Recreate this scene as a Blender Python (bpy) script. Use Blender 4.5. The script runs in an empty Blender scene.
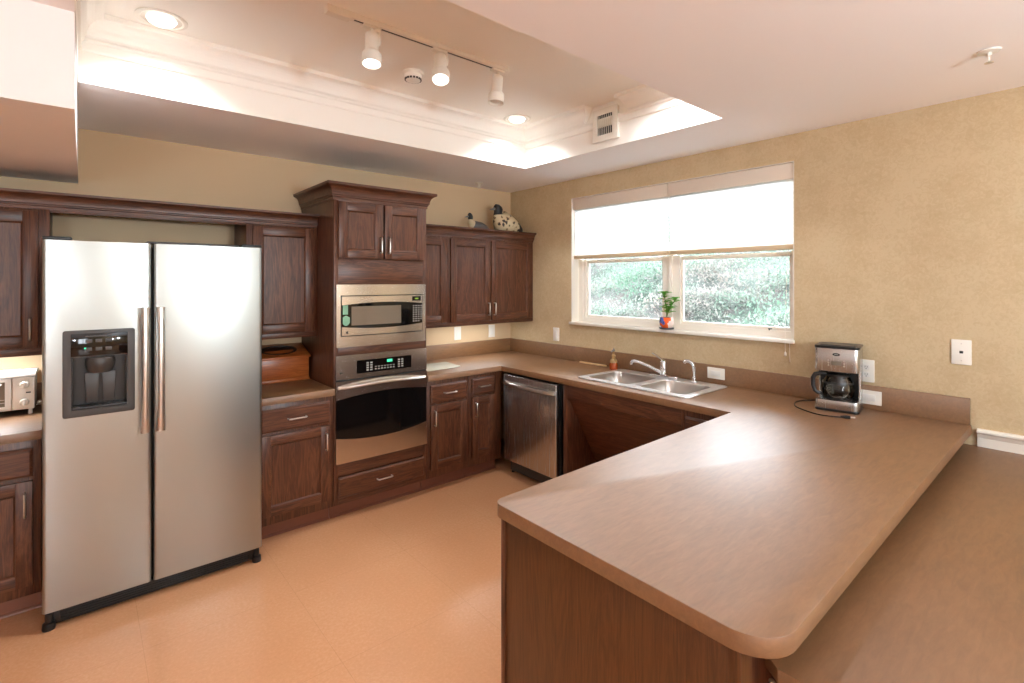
import bpy, bmesh, math, random
from mathutils import Vector, Matrix
from mathutils.geometry import tessellate_polygon
random.seed(7)
C = bpy.context.scene.collection
PI = math.pi

# ------------------------------------------------------------------ materials
def srgb(r, g, b):
    f = lambda c: (c/255/12.92) if c/255 <= 0.04045 else ((c/255+0.055)/1.055)**2.4
    return (f(r), f(g), f(b), 1)

def base_mat(name, col=(.8, .8, .8, 1), rough=.5, metal=0, **kw):
    m = bpy.data.materials.new(name); m.use_nodes = True
    nt = m.node_tree; p = nt.nodes['Principled BSDF']
    p.inputs['Base Color'].default_value = col
    p.inputs['Roughness'].default_value = rough
    p.inputs['Metallic'].default_value = metal
    for k, v in kw.items(): p.inputs[k.replace('_', ' ')].default_value = v
    return m, nt, p

def N(nt, t, **kw):
    n = nt.nodes.new(t)
    for k, v in kw.items():
        if k in n.inputs: n.inputs[k].default_value = v
        else: setattr(n, k, v)
    return n

def coords(nt, scale, rand=True):
    tc = N(nt, 'ShaderNodeTexCoord'); mp = N(nt, 'ShaderNodeMapping')
    mp.inputs['Scale'].default_value = scale
    nt.links.new(tc.outputs['Object'], mp.inputs['Vector'])
    if rand:
        oi = N(nt, 'ShaderNodeObjectInfo'); ml = N(nt, 'ShaderNodeMath', operation='MULTIPLY'); ml.inputs[1].default_value = 17.0
        nt.links.new(oi.outputs['Random'], ml.inputs[0]); nt.links.new(ml.outputs[0], mp.inputs['Location'])
    return mp.outputs['Vector']

def ramp(nt, fac, stops):
    r = N(nt, 'ShaderNodeValToRGB'); e = r.color_ramp.elements
    while len(e) < len(stops): e.new(.5)
    for el, (pos, col) in zip(e, stops): el.position = pos; el.color = col
    nt.links.new(fac, r.inputs['Fac']); return r.outputs['Color']

def bump(nt, p, h, strength=.1, dist=.002):
    b = N(nt, 'ShaderNodeBump'); b.inputs['Strength'].default_value = strength; b.inputs['Distance'].default_value = dist
    nt.links.new(h, b.inputs['Height']); nt.links.new(b.outputs['Normal'], p.inputs['Normal'])

def wood(name, axis, dark, mid, light, rough=.36):
    m, nt, p = base_mat(name, rough=rough)
    def sc(across, along):
        s = [across]*3; s[axis] = along; return tuple(s)
    v = coords(nt, sc(9, .9))
    n1 = N(nt, 'ShaderNodeTexNoise', Scale=1.6, Detail=5, Roughness=.6, Distortion=.9); nt.links.new(v, n1.inputs['Vector'])
    v2 = coords(nt, sc(260, 7))
    n2 = N(nt, 'ShaderNodeTexNoise', Scale=1, Detail=3, Roughness=.6); nt.links.new(v2, n2.inputs['Vector'])
    rg = N(nt, 'ShaderNodeMath', operation='MULTIPLY'); rg.inputs[1].default_value = 7.0; nt.links.new(n1.outputs['Fac'], rg.inputs[0])
    fr = N(nt, 'ShaderNodeMath', operation='PINGPONG'); fr.inputs[1].default_value = .5; nt.links.new(rg.outputs[0], fr.inputs[0])
    mx = N(nt, 'ShaderNodeMath', operation='MULTIPLY_ADD'); mx.inputs[1].default_value = .55; nt.links.new(fr.outputs[0], mx.inputs[0])
    sc2 = N(nt, 'ShaderNodeMath', operation='MULTIPLY'); sc2.inputs[1].default_value = .65; nt.links.new(n2.outputs['Fac'], sc2.inputs[0])
    nt.links.new(sc2.outputs[0], mx.inputs[2])
    col = ramp(nt, mx.outputs[0], [(.22, dark), (.48, mid), (.78, light)])
    nt.links.new(col, p.inputs['Base Color'])
    bump(nt, p, n2.outputs['Fac'], .12, .0006)
    return m

WD, WM, WL = srgb(54, 28, 17), srgb(88, 51, 33), srgb(118, 76, 50)
M = {}
M['wood_v'] = wood('stained oak vertical grain', 2, WD, WM, WL)
M['wood_x'] = wood('stained oak long grain', 0, WD, WM, WL)
M['wood_y'] = wood('stained oak side grain', 1, WD, WM, WL)
M['wood_panel'] = wood('stained birch panel', 2, srgb(76, 44, 20), srgb(92, 56, 27), srgb(106, 67, 36), .4)
M['wood_box'] = wood('varnished honey wood', 0, srgb(140, 70, 28), srgb(172, 92, 40), srgb(190, 112, 58), .3)
M['dark_wood'] = base_mat('dark wood', srgb(42, 24, 18), .45)[0]
M['kick'] = base_mat('vinyl kick', srgb(128, 80, 62), .35)[0]

def laminate(name):
    m, nt, p = base_mat(name, rough=.5, IOR=2.0)
    v = coords(nt, (9, 40, 40), False)
    n1 = N(nt, 'ShaderNodeTexNoise', Scale=1.5, Detail=6, Roughness=.62, Distortion=.5); nt.links.new(v, n1.inputs['Vector'])
    v2 = coords(nt, (2.5, 4, 4), False)
    n2 = N(nt, 'ShaderNodeTexNoise', Scale=1.5, Detail=3); nt.links.new(v2, n2.inputs['Vector'])
    a = N(nt, 'ShaderNodeMath', operation='MULTIPLY_ADD'); a.inputs[1].default_value = .7
    nt.links.new(n1.outputs['Fac'], a.inputs[0])
    b = N(nt, 'ShaderNodeMath', operation='MULTIPLY'); b.inputs[1].default_value = .3
    nt.links.new(n2.outputs['Fac'], b.inputs[0]); nt.links.new(b.outputs[0], a.inputs[2])
    c = ramp(nt, a.outputs[0], [(.3, srgb(112, 76, 41)), (.5, srgb(127, 88, 50)), (.7, srgb(140, 99, 60))])
    nt.links.new(c, p.inputs['Base Color'])
    return m
M['lam'] = laminate('brown laminate')

def wallpaper():
    m, nt, p = base_mat('tan damask wallpaper', rough=.7)
    v = coords(nt, (1, 1, 1), False)
    n1 = N(nt, 'ShaderNodeTexNoise', Scale=42, Detail=5, Roughness=.65, Distortion=1.2); nt.links.new(v, n1.inputs['Vector'])
    vo = N(nt, 'ShaderNodeTexVoronoi', Scale=7); nt.links.new(v, vo.inputs['Vector'])
    n2 = N(nt, 'ShaderNodeTexNoise', Scale=160, Detail=2); nt.links.new(v, n2.inputs['Vector'])
    a = N(nt, 'ShaderNodeMath', operation='MULTIPLY_ADD'); a.inputs[1].default_value = .3
    nt.links.new(vo.outputs['Distance'], a.inputs[0]); nt.links.new(n1.outputs['Fac'], a.inputs[2])
    b = N(nt, 'ShaderNodeMath', operation='MULTIPLY_ADD'); b.inputs[1].default_value = .25
    nt.links.new(n2.outputs['Fac'], b.inputs[0]); nt.links.new(a.outputs[0], b.inputs[2])
    c = ramp(nt, b.outputs[0], [(.5, srgb(192, 169, 131)), (.72, srgb(198, 176, 139)), (.9, srgb(205, 185, 149))])
    nt.links.new(c, p.inputs['Base Color'])
    return m
M['paper'] = wallpaper()
M['tan'] = base_mat('tan wall paint', srgb(210, 184, 148), .7)[0]
M['offwhite'] = base_mat('off-white wall paint', srgb(214, 213, 209), .7)[0]
M['ceil'] = base_mat('ceiling paint', srgb(248, 246, 246), .8)[0]
M['tray'] = base_mat('cream ceiling paint', srgb(249, 247, 241), .7)[0]
M['trim'] = base_mat('white trim paint', srgb(240, 235, 224), .4)[0]
M['plate'] = base_mat('white plastic', srgb(238, 234, 224), .35)[0]
M['white_metal'] = base_mat('white enamel', srgb(238, 235, 226), .35)[0]

def floor_mat():
    m, nt, p = base_mat('orange composition tile', rough=.24)
    v = coords(nt, (1, 1, 1), False)
    n1 = N(nt, 'ShaderNodeTexNoise', Scale=70, Detail=4, Roughness=.7); nt.links.new(v, n1.inputs['Vector'])
    n2 = N(nt, 'ShaderNodeTexNoise', Scale=2.2, Detail=3); nt.links.new(v, n2.inputs['Vector'])
    a = N(nt, 'ShaderNodeMath', operation='MULTIPLY_ADD'); a.inputs[1].default_value = .5
    nt.links.new(n2.outputs['Fac'], a.inputs[0]); nt.links.new(n1.outputs['Fac'], a.inputs[2])
    c = ramp(nt, a.outputs[0], [(.45, srgb(196, 142, 102)), (.75, srgb(203, 149, 108)), (1.0, srgb(210, 159, 119))])
    br = N(nt, 'ShaderNodeTexBrick', offset=0.0)
    br.inputs['Scale'].default_value = 1; br.inputs['Mortar Size'].default_value = .0012
    br.inputs['Brick Width'].default_value = .61; br.inputs['Row Height'].default_value = .61
    br.inputs['Color2'].default_value = (1, 1, 1, 1); br.inputs['Color1'].default_value = (1, 1, 1, 1)
    br.inputs['Mortar'].default_value = (.86, .84, .82, 1)
    nt.links.new(v, br.inputs['Vector'])
    mx = N(nt, 'ShaderNodeMix', data_type='RGBA', blend_type='MULTIPLY'); mx.inputs[0].default_value = 1
    nt.links.new(c, mx.inputs[6]); nt.links.new(br.outputs['Color'], mx.inputs[7])
    nt.links.new(mx.outputs[2], p.inputs['Base Color'])
    n3 = N(nt, 'ShaderNodeTexNoise', Scale=6, Detail=2); nt.links.new(v, n3.inputs['Vector'])
    bump(nt, p, n3.outputs['Fac'], .06, .008)
    return m
M['floor'] = floor_mat()

def steel(name, axis, col, rough):
    m, nt, p = base_mat(name, col, rough, 1)
    s = [400]*3; s[axis] = 3
    v = coords(nt, tuple(s))
    n = N(nt, 'ShaderNodeTexNoise', Scale=1, Detail=2); nt.links.new(v, n.inputs['Vector'])
    mr = N(nt, 'ShaderNodeMapRange'); k = 0 if 'door' in name else .4; mr.inputs['To Min'].default_value = rough-.06*k; mr.inputs['To Max'].default_value = rough+.08*k
    nt.links.new(n.outputs['Fac'], mr.inputs['Value']); nt.links.new(mr.outputs[0], p.inputs['Roughness'])
    if 'door' not in name: bump(nt, p, n.outputs['Fac'], .03, .0002)
    return m
M['steel_x'] = steel('brushed steel', 0, srgb(214, 208, 200), .2)
M['steel_door'] = steel('satin steel door', 0, srgb(168, 171, 168), .3)
M['steel_z'] = steel('brushed steel upright', 2, srgb(200, 199, 198), .26)
M['steel_rim'] = steel('polished sink rim', 1, srgb(238, 238, 238), .42)
M['steel_sink'] = steel('satin sink steel', 1, srgb(214, 212, 208), .3)
M['chrome'] = base_mat('chrome', srgb(225, 225, 228), .12, 1)[0]
M['nickel'] = base_mat('satin nickel', srgb(214, 208, 200), .28, 1)[0]
M['black_glass'] = base_mat('black glass', srgb(14, 12, 12), .06)[0]
M['black'] = base_mat('black plastic', srgb(22, 21, 22), .35)[0]
M['charcoal'] = base_mat('charcoal plastic', srgb(62, 58, 55), .4)[0]
M['fridge_side'] = base_mat('grey fridge case', srgb(92, 88, 84), .5)[0]
M['grey_window'] = base_mat('grey oven window', srgb(122, 112, 98), .15)[0]
M['key'] = base_mat('pale key print', srgb(176, 172, 164), .5)[0]
M['sticker'] = base_mat('green sticker', srgb(130, 180, 150), .5)[0]
M['white'] = base_mat('white gloss', srgb(236, 234, 228), .3)[0]
M['brown_cap'] = base_mat('pump gold', srgb(176, 142, 92), .4)[0]
M['amber'] = base_mat('amber soap', srgb(176, 78, 34), .15)[0]
M['pale_stick'] = base_mat('pale cream wood', srgb(224, 196, 148), .5)[0]
M['board'] = base_mat('frosted glass board', srgb(206, 206, 190), .2)[0]
M['grey_metal'] = base_mat('grey metal', srgb(150, 146, 140), .4, .6)[0]
M['stem'] = base_mat('plant stem', srgb(84, 120, 50), .5)[0]
M['leaf'] = base_mat('plant leaf', srgb(104, 176, 62), .45)[0]
M['soil'] = base_mat('potting soil', srgb(60, 44, 30), .9)[0]
M['duck_black'] = base_mat('decoy black', srgb(26, 26, 28), .4)[0]
M['duck_grey'] = base_mat('decoy grey', srgb(92, 92, 92), .5)[0]
M['duck_cream'] = base_mat('decoy cream', srgb(206, 186, 150), .5)[0]
M['bill_grey'] = base_mat('decoy bill', srgb(120, 124, 128), .4)[0]

def spotted():
    m, nt, p = base_mat('decoy spotted feathers', rough=.5)
    v = coords(nt, (1, 1, 1), False)
    vo = N(nt, 'ShaderNodeTexVoronoi', Scale=24); nt.links.new(v, vo.inputs['Vector'])
    n = N(nt, 'ShaderNodeTexNoise', Scale=46, Detail=3); nt.links.new(v, n.inputs['Vector'])
    a = N(nt, 'ShaderNodeMath', operation='MULTIPLY_ADD'); a.inputs[1].default_value = 1.1
    nt.links.new(n.outputs['Fac'], a.inputs[0]); nt.links.new(vo.outputs['Distance'], a.inputs[2])
    c = ramp(nt, a.outputs[0], [(.78, srgb(48, 36, 28)), (.86, srgb(170, 142, 104)), (.98, srgb(218, 198, 160))])
    nt.links.new(c, p.inputs['Base Color']); return m
M['duck_spots'] = spotted()

def pot_mat():
    m, nt, p = base_mat('painted pot', rough=.2)
    tc = N(nt, 'ShaderNodeTexCoord'); sp = N(nt, 'ShaderNodeSeparateXYZ'); nt.links.new(tc.outputs['Object'], sp.inputs[0])
    n = N(nt, 'ShaderNodeTexNoise', Scale=26, Detail=1); nt.links.new(tc.outputs['Object'], n.inputs['Vector'])
    a = N(nt, 'ShaderNodeMath', operation='MULTIPLY_ADD'); a.inputs[1].default_value = 8.0
    u1 = N(nt, 'ShaderNodeMath', operation='MULTIPLY'); u1.inputs[1].default_value = .84; nt.links.new(sp.outputs[1], u1.inputs[0])
    u2 = N(nt, 'ShaderNodeMath', operation='MULTIPLY_ADD'); u2.inputs[1].default_value = -.54; nt.links.new(sp.outputs[0], u2.inputs[0]); nt.links.new(u1.outputs[0], u2.inputs[2]); nt.links.new(u2.outputs[0], a.inputs[0]); nt.links.new(n.outputs['Fac'], a.inputs[2])
    c = ramp(nt, a.outputs[0], [(.0, srgb(236, 210, 200)), (.34, srgb(240, 98, 34)), (.66, srgb(90, 104, 176)), (.82, srgb(44, 52, 84))])
    c.node.color_ramp.interpolation = 'CONSTANT'
    nt.links.new(c, p.inputs['Base Color']); return m
M['pot'] = pot_mat()

def emit(name, col, s):
    m = bpy.data.materials.new(name); m.use_nodes = True; nt = m.node_tree
    nt.nodes.remove(nt.nodes['Principled BSDF'])
    e = N(nt, 'ShaderNodeEmission'); e.inputs[0].default_value = col; e.inputs[1].default_value = s
    nt.links.new(e.outputs[0], nt.nodes['Material Output'].inputs[0]); return m
M['lamp'] = emit('lit lamp', (1, .95, .86, 1), 4)
M['globe'] = emit('fill pendant glow', (1, .97, .93, 1), 3)  # glowing bowls of the added fill pendants
M['tube'] = emit('lit tube', (1, .95, .85, 1), 5)
M['green_led'] = emit('green display', (.1, .9, .45, 1), 1.2)
M['dim_led'] = emit('dim display', (.5, .75, .1, 1), .5)

def glass_mat(name, tint=(1, 1, 1, 1), refl=.06):
    m = bpy.data.materials.new(name); m.use_nodes = True; nt = m.node_tree
    nt.nodes.remove(nt.nodes['Principled BSDF'])
    t = N(nt, 'ShaderNodeBsdfTransparent'); t.inputs[0].default_value = tint
    g = N(nt, 'ShaderNodeBsdfGlossy'); g.inputs['Roughness'].default_value = .02
    f = N(nt, 'ShaderNodeFresnel'); f.inputs[0].default_value = 1.45
    mx = N(nt, 'ShaderNodeMixShader')
    nt.links.new(f.outputs[0], mx.inputs[0]); nt.links.new(t.outputs[0], mx.inputs[1]); nt.links.new(g.outputs[0], mx.inputs[2])
    nt.links.new(mx.outputs[0], nt.nodes['Material Output'].inputs[0]); return m
M['pane'] = glass_mat('window glass')
M['carafe'] = glass_mat('carafe glass', (.86, .86, .84, 1))

def blind_mat():
    m = bpy.data.materials.new('white pleated shade fabric'); m.use_nodes = True; nt = m.node_tree
    nt.nodes.remove(nt.nodes['Principled BSDF'])
    d = N(nt, 'ShaderNodeBsdfDiffuse'); d.inputs[0].default_value = (.85, .84, .82, 1)
    t = N(nt, 'ShaderNodeBsdfTranslucent'); t.inputs[0].default_value = (.9, .9, .88, 1)
    mx = N(nt, 'ShaderNodeMixShader'); mx.inputs[0].default_value = .82
    nt.links.new(d.outputs[0], mx.inputs[1]); nt.links.new(t.outputs[0], mx.inputs[2])
    nt.links.new(mx.outputs[0], nt.nodes['Material Output'].inputs[0]); return m
M['blind'] = blind_mat()
M['valance'] = base_mat('blind headrail', srgb(226, 214, 198), .5)[0]
M['blind_rail'] = base_mat('blind bottom rail', srgb(206, 184, 150), .5)[0]

def hill_mat():
    m, nt, p = base_mat('sunlit hillside', rough=.9)
    v = coords(nt, (1, 1, 1), False)
    n = N(nt, 'ShaderNodeTexNoise', Scale=1.6, Detail=8, Roughness=.72); nt.links.new(v, n.inputs['Vector'])
    c = ramp(nt, n.outputs['Fac'], [(.38, srgb(30, 47, 38)), (.46, srgb(40, 50, 44)), (.53, srgb(50, 51, 49)), (.62, srgb(56, 50, 48))])
    nt.links.new(c, p.inputs['Base Color']); return m
M['hill'] = hill_mat()
def shrub_mat():
    m, nt, p = base_mat('shrub leaves', rough=.7)
    v = coords(nt, (1, 1, 1), False)
    n = N(nt, 'ShaderNodeTexNoise', Scale=.9, Detail=6, Roughness=.75); nt.links.new(v, n.inputs['Vector'])
    c = ramp(nt, n.outputs['Fac'], [(.38, srgb(72, 100, 82)), (.47, srgb(86, 104, 92)), (.54, srgb(104, 106, 100)), (.64, srgb(116, 106, 101))])
    nt.links.new(c, p.inputs['Base Color'])
    t = N(nt, 'ShaderNodeBsdfTranslucent'); nt.links.new(c, t.inputs[0]); mx = N(nt, 'ShaderNodeMixShader'); mx.inputs[0].default_value = .5
    nt.links.new(p.outputs[0], mx.inputs[1]); nt.links.new(t.outputs[0], mx.inputs[2]); nt.links.new(mx.outputs[0], nt.nodes['Material Output'].inputs[0]); return m
M['shrubs'] = shrub_mat()
M['blue_shrub'] = base_mat('blue green shrub', srgb(84, 124, 132), .8)[0]

# ------------------------------------------------------------------ mesh builder
FR = Matrix(((0, 1, 0, 0), (-1, 0, 0, 0), (0, 0, 1, 0), (0, 0, 0, 1)))   # local (u, depth, up) -> faces -X on the right wall
I4 = Matrix.Identity(4)

class MB:
    def __init__(s, X=None): s.bm = bmesh.new(); s.X = X or I4; s.mi = 0
    def _add(s, src, smooth=False):
        vm = [s.bm.verts.new(s.X @ v.co) for v in src.verts]
        src.verts.index_update()
        for f in src.faces:
            try: g = s.bm.faces.new([vm[v.index] for v in f.verts])
            except ValueError: continue
            g.material_index = s.mi; g.smooth = smooth
        src.free(); return s
    def box(s, x0, x1, y0, y1, z0, z1, bv=0, seg=2):
        b = bmesh.new()
        r = bmesh.ops.create_cube(b, size=1)
        for v in b.verts:
            v.co = Vector(((x0+x1)/2+v.co.x*(x1-x0), (y0+y1)/2+v.co.y*(y1-y0), (z0+z1)/2+v.co.z*(z1-z0)))
        if bv: bmesh.ops.bevel(b, geom=b.edges[:], offset=bv, segments=seg, affect='EDGES', profile=.5)
        return s._add(b, bool(bv))
    def quad(s, *pts):
        b = bmesh.new(); b.faces.new([b.verts.new(Vector(p)) for p in pts]); return s._add(b)
    def loft(s, rings, caps=True, closed=True, smooth=True):
        b = bmesh.new(); R = [[b.verts.new(Vector(p)) for p in r] for r in rings]; n = len(R[0])
        for i in range(len(R)-1):
            for j in range(n if closed else n-1):
                k = (j+1) % n
                try: b.faces.new((R[i][j], R[i][k], R[i+1][k], R[i+1][j]))
                except ValueError: pass
        if caps and closed:
            b.faces.new(R[0][::-1]); b.faces.new(R[-1])
        return s._add(b, smooth)
    def tube(s, pts, r, n=10, flat=None):
        pts = [Vector(p) for p in pts]; rs = r if isinstance(r, (list, tuple)) else [r]*len(pts)
        t0 = (pts[1]-pts[0]).normalized(); up = Vector((0, 0, 1)) if abs(t0.z) < .9 else Vector((0, 1, 0))
        a = t0.cross(up).normalized(); rings = []
        for i, p in enumerate(pts):
            t = ((pts[min(i+1, len(pts)-1)]-pts[max(i-1, 0)])).normalized()
            a = (a-t*a.dot(t)).normalized(); b = t.cross(a)
            rings.append([p+(a*math.cos(q)+b*math.sin(q)*(flat or 1))*rs[i] for q in [2*PI*k/n for k in range(n)]])
        return s.loft(rings)
    def lathe(s, prof, c=(0, 0, 0), n=24, axis=None, caps=True):
        X = Matrix.Translation(Vector(c)) @ (axis or I4)
        return s.loft([[X @ Vector((r*math.cos(2*PI*k/n), r*math.sin(2*PI*k/n), z)) for k in range(n)] for r, z in prof], caps)
    def prism(s, outline, axis, a0, a1, holes=(), bv=0, smooth=False):
        """2-D outline extruded along axis 'x' (pts y,z), 'y' (pts x,z) or 'z' (pts x,y)"""
        P = {'x': lambda p, a: Vector((a, p[0], p[1])), 'y': lambda p, a: Vector((p[0], a, p[1])), 'z': lambda p, a: Vector((p[0], p[1], a))}[axis]
        b = bmesh.new(); loops = [list(outline)]+[list(h) for h in holes]
        lo = [[b.verts.new(P(p, a0)) for p in L] for L in loops]; hi = [[b.verts.new(P(p, a1)) for p in L] for L in loops]
        if holes:
            tri = tessellate_polygon([[Vector((p[0], p[1], 0)) for p in L] for L in loops])
            fl, fh = sum(lo, []), sum(hi, [])
            for t in tri:
                b.faces.new([fl[i] for i in t]); b.faces.new([fh[i] for i in t][::-1])
        else:
            b.faces.new(lo[0]); b.faces.new(hi[0][::-1])
        for L, H in zip(lo, hi):
            for i in range(len(L)):
                k = (i+1) % len(L); b.faces.new((L[i], L[k], H[k], H[i]))
        bmesh.ops.recalc_face_normals(b, faces=b.faces[:])
        if bv:
            ed = [e for e in b.edges if len(e.link_faces) == 2 and e.calc_face_angle(0) > .9]
            bmesh.ops.bevel(b, geom=ed, offset=bv, segments=2, affect='EDGES', profile=.5)
        return s._add(b, smooth or bool(bv))
    def sphere(s, c, r, sx=1, sy=1, sz=1, n=16):
        b = bmesh.new(); bmesh.ops.create_uvsphere(b, u_segments=n, v_segments=max(6, n//2), radius=r)
        for v in b.verts: v.co = Vector((c[0]+v.co.x*sx, c[1]+v.co.y*sy, c[2]+v.co.z*sz))
        return s._add(b, True)

def root_of(o):
    while o.parent: o = o.parent
    return o
def build(name, mb, mats, parent=None, sharp=32):
    bm = mb.bm
    bmesh.ops.recalc_face_normals(bm, faces=bm.faces[:])
    off = root_of(parent).location.copy() if parent else Vector((0, 0, 0))
    for v in bm.verts: v.co -= off
    for e in bm.edges:
        if len(e.link_faces) == 2 and e.calc_face_angle(0) > math.radians(sharp): e.smooth = False
    me = bpy.data.meshes.new(name); bm.to_mesh(me); bm.free()
    for m in (mats if isinstance(mats, (list, tuple)) else [mats]): me.materials.append(M[m] if isinstance(m, str) else m)
    o = bpy.data.objects.new(name, me); C.objects.link(o)
    if parent: o.parent = parent
    return o
def local(name, mb, mats, parent, sharp=32):
    """part whose mesh is already in its thing's own coordinates"""
    o = build(name, mb, mats, None, sharp); o.parent = parent; return o
def thing(name, label, cat, loc, rz=0, group=None):
    o = bpy.data.objects.new(name, None); o.empty_display_size = .1; C.objects.link(o)
    o.location = loc; o.rotation_euler = (0, 0, rz); o['label'] = label; o['category'] = cat
    if group: o['group'] = group
    return o
def tag(o, label, cat, group=None):
    o['label'] = label; o['category'] = cat
    if group: o['group'] = group
    return o
def struct(name, mb, mats, parent=None, sharp=32):
    o = build(name, mb, mats, parent, sharp)
    if not parent: o['kind'] = 'structure'
    return o
def rrect(x0, x1, y0, y1, r, n=6):
    pts = []
    for cx, cy, a in ((x1-r, y1-r, 0), (x0+r, y1-r, PI/2), (x0+r, y0+r, PI), (x1-r, y0+r, 1.5*PI)):
        pts += [(cx+r*math.cos(a+PI/2*k/n), cy+r*math.sin(a+PI/2*k/n)) for k in range(n+1)]
    return pts
def arc_corner(p, a, b, r, n=8):
    """fillet corner p between directions to a and b"""
    p, a, b = Vector(p), Vector(a), Vector(b); u = (a-p).normalized(); v = (b-p).normalized()
    h = math.acos(max(-1, min(1, u.dot(v))))/2; d = r/math.tan(h); c = p+(u+v).normalized()*(r/math.sin(h))
    s, e = p+u*d-c, p+v*d-c; out = []
    for k in range(n+1):
        t = k/n; w = (s*(1-t)+e*t).normalized()*r; out.append(tuple(c+w))
    return out
def cut(o, mb):
    """boolean difference, applied"""
    c = build('cutter', mb, 'black'); c.location = root_of(o).matrix_basis.inverted() @ Vector((0, 0, 0)) if False else (0, 0, 0)
    md = o.modifiers.new('cut', 'BOOLEAN'); md.object = c; md.solver = 'EXACT'
    bpy.context.view_layer.update()
    me = bpy.data.meshes.new_from_object(o.evaluated_get(bpy.context.evaluated_depsgraph_get()))
    o.modifiers.clear(); o.data = me
    bpy.data.objects.remove(c)
    return o

# ------------------------------------------------------------------ room shell
ZL, ZT = 2.434, 2.73
TX0, TX1, TY0, TY1 = -3.265, -.60, -2.50, -.89
RX, RY = -6.2, -8.0
b = MB(); b.box(RX-.1, .14, RY-.1, .12, -.1, 0); struct('floor', b, 'floor')
b = MB(); b.box(RX-.1, .14, 0, .12, 0, 2.95); struct('wall_back', b, 'tan')
WY0, WY1, WZ0, WZ1 = -2.631, -.822, 1.195, 2.273
b = MB(); b.prism([(.0, 0), (.0, 2.95), (RY-.1, 2.95), (RY-.1, 0)], 'x', 0, .14,
                  holes=[[(WY0, WZ0), (WY1, WZ0), (WY1, WZ1), (WY0, WZ1)], [(-6.5, .4), (-4.9, .4), (-4.9, 2.2), (-6.5, 2.2)]])
struct('wall_right', b, 'paper')
b = MB(); b.box(RX-.1, RX, RY, 0, 0, 2.95); struct('wall_left', b, 'offwhite')
b = MB(); b.prism([(RX, 0), (0, 0), (0, 2.95), (RX, 2.95)], 'y', RY-.12, RY,
                  holes=[[(-5.4, .9), (-4.3, .9), (-4.3, 2.2), (-5.4, 2.2)]])
struct('wall_front', b, 'tan')
b = MB(); b.prism([(RX, RY), (0, RY), (0, 0), (RX, 0)], 'z', ZL, ZL+.06, holes=[[(TX0, TY0), (TX1, TY0), (TX1, TY1), (TX0, TY1)]])
struct('ceiling', b, 'ceil')
b = MB(); b.box(TX0-.05, TX1+.05, TY0-.05, TY1+.05, ZT, ZT+.08)
b.box(TX0-.04, TX0, TY0-.04, TY1+.04, ZL+.0605, ZT); b.box(TX1, TX1+.04, TY0-.04, TY1+.04, ZL+.0605, ZT)
b.box(TX0, TX1, TY0-.04, TY0, ZL+.0605, ZT); b.box(TX0, TX1, TY1, TY1+.04, ZL+.0605, ZT)
struct('ceiling_tray', b, 'tray')
# lining of the lower half of the tray's sides is the edge of the ceiling slab; a thin painted liner covers both
b = MB()
for bx in ((TX0, TX0+.004, TY0, TY1), (TX1-.004, TX1, TY0, TY1), (TX0, TX1, TY0, TY0+.004), (TX0, TX1, TY1-.004, TY1)):
    b.box(bx[0], bx[1], bx[2], bx[3], ZL, ZT)
struct('trim_2', b, 'tray')
b = MB(); b.box(RX, TX0, -1.65, -.0005, 2.115, ZL-.0005); struct('ceiling_soffit', b, 'ceil')
# crown moulding in the tray
b = MB()
band = [(.004, 2.575), (.014, 2.575), (.018, 2.582), (.018, 2.612), (.026, 2.62), (.026, 2.63), (.004, 2.63)]
def loop_ring(p, z): return [(TX0+p, TY0+p, z), (TX1-p, TY0+p, z), (TX1-p, TY1-p, z), (TX0+p, TY1-p, z)]
b.loft([loop_ring(*q) for q in band], caps=False, smooth=False)
cove = [(.026, 2.632), (.034, 2.642)]+[(.034+.05*(1-math.cos(t)), 2.645+.06*math.sin(t)) for t in [PI/2*k/6 for k in range(1, 7)]]+[(.092, 2.708), (.092, ZT)]
VY0, VY1 = -1.86, -1.555
def seg(f): b.loft([f(p, z) for p, z in cove], caps=False, closed=False, smooth=False)
seg(lambda p, z: [(TX1-p, VY1-(p-.06)*.9, z), (TX1-p, TY1-p, z), (TX0+p, TY1-p, z), (TX0+p, TY0+p, z), (TX1-p, TY0+p, z), (TX1-p, VY0+(p-.06)*.9, z)])
for s, y in ((1, VY1), (-1, VY0)):   # closed ends beside the grille
    pts = [(TX1-p, y-s*(p-.06)*.9, z) for p, z in cove]+[(TX1-.004, y-s*(.092-.06)*.9, ZT), (TX1-.004, y-s*(.026-.06)*.9, 2.632)]
    b.quad(*pts)
struct('trim_3', b, 'tray')
# white moulding on the right wall just above the low counter
b = MB()
prof = [(0, .769), (-.012, .769), (-.012, .812), (-.016, .818), (-.02, .83), (-.03, .838), (-.03, .846), (-.022, .852), (0, .852)]
b.loft([[(x, -3.445, z) for x, z in prof], [(x, RY+.01, z) for x, z in prof]], smooth=False)
struct('trim_1', b, 'trim')
# skirting of the rest of the room
b = MB(); b.box(RX, RX+.015, RY, -.01, 0, .1); struct('baseboard_left', b, 'trim')
b = MB(); b.box(RX+.02, -.02, RY, RY+.015, 0, .1); struct('baseboard_front', b, 'trim')

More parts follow.
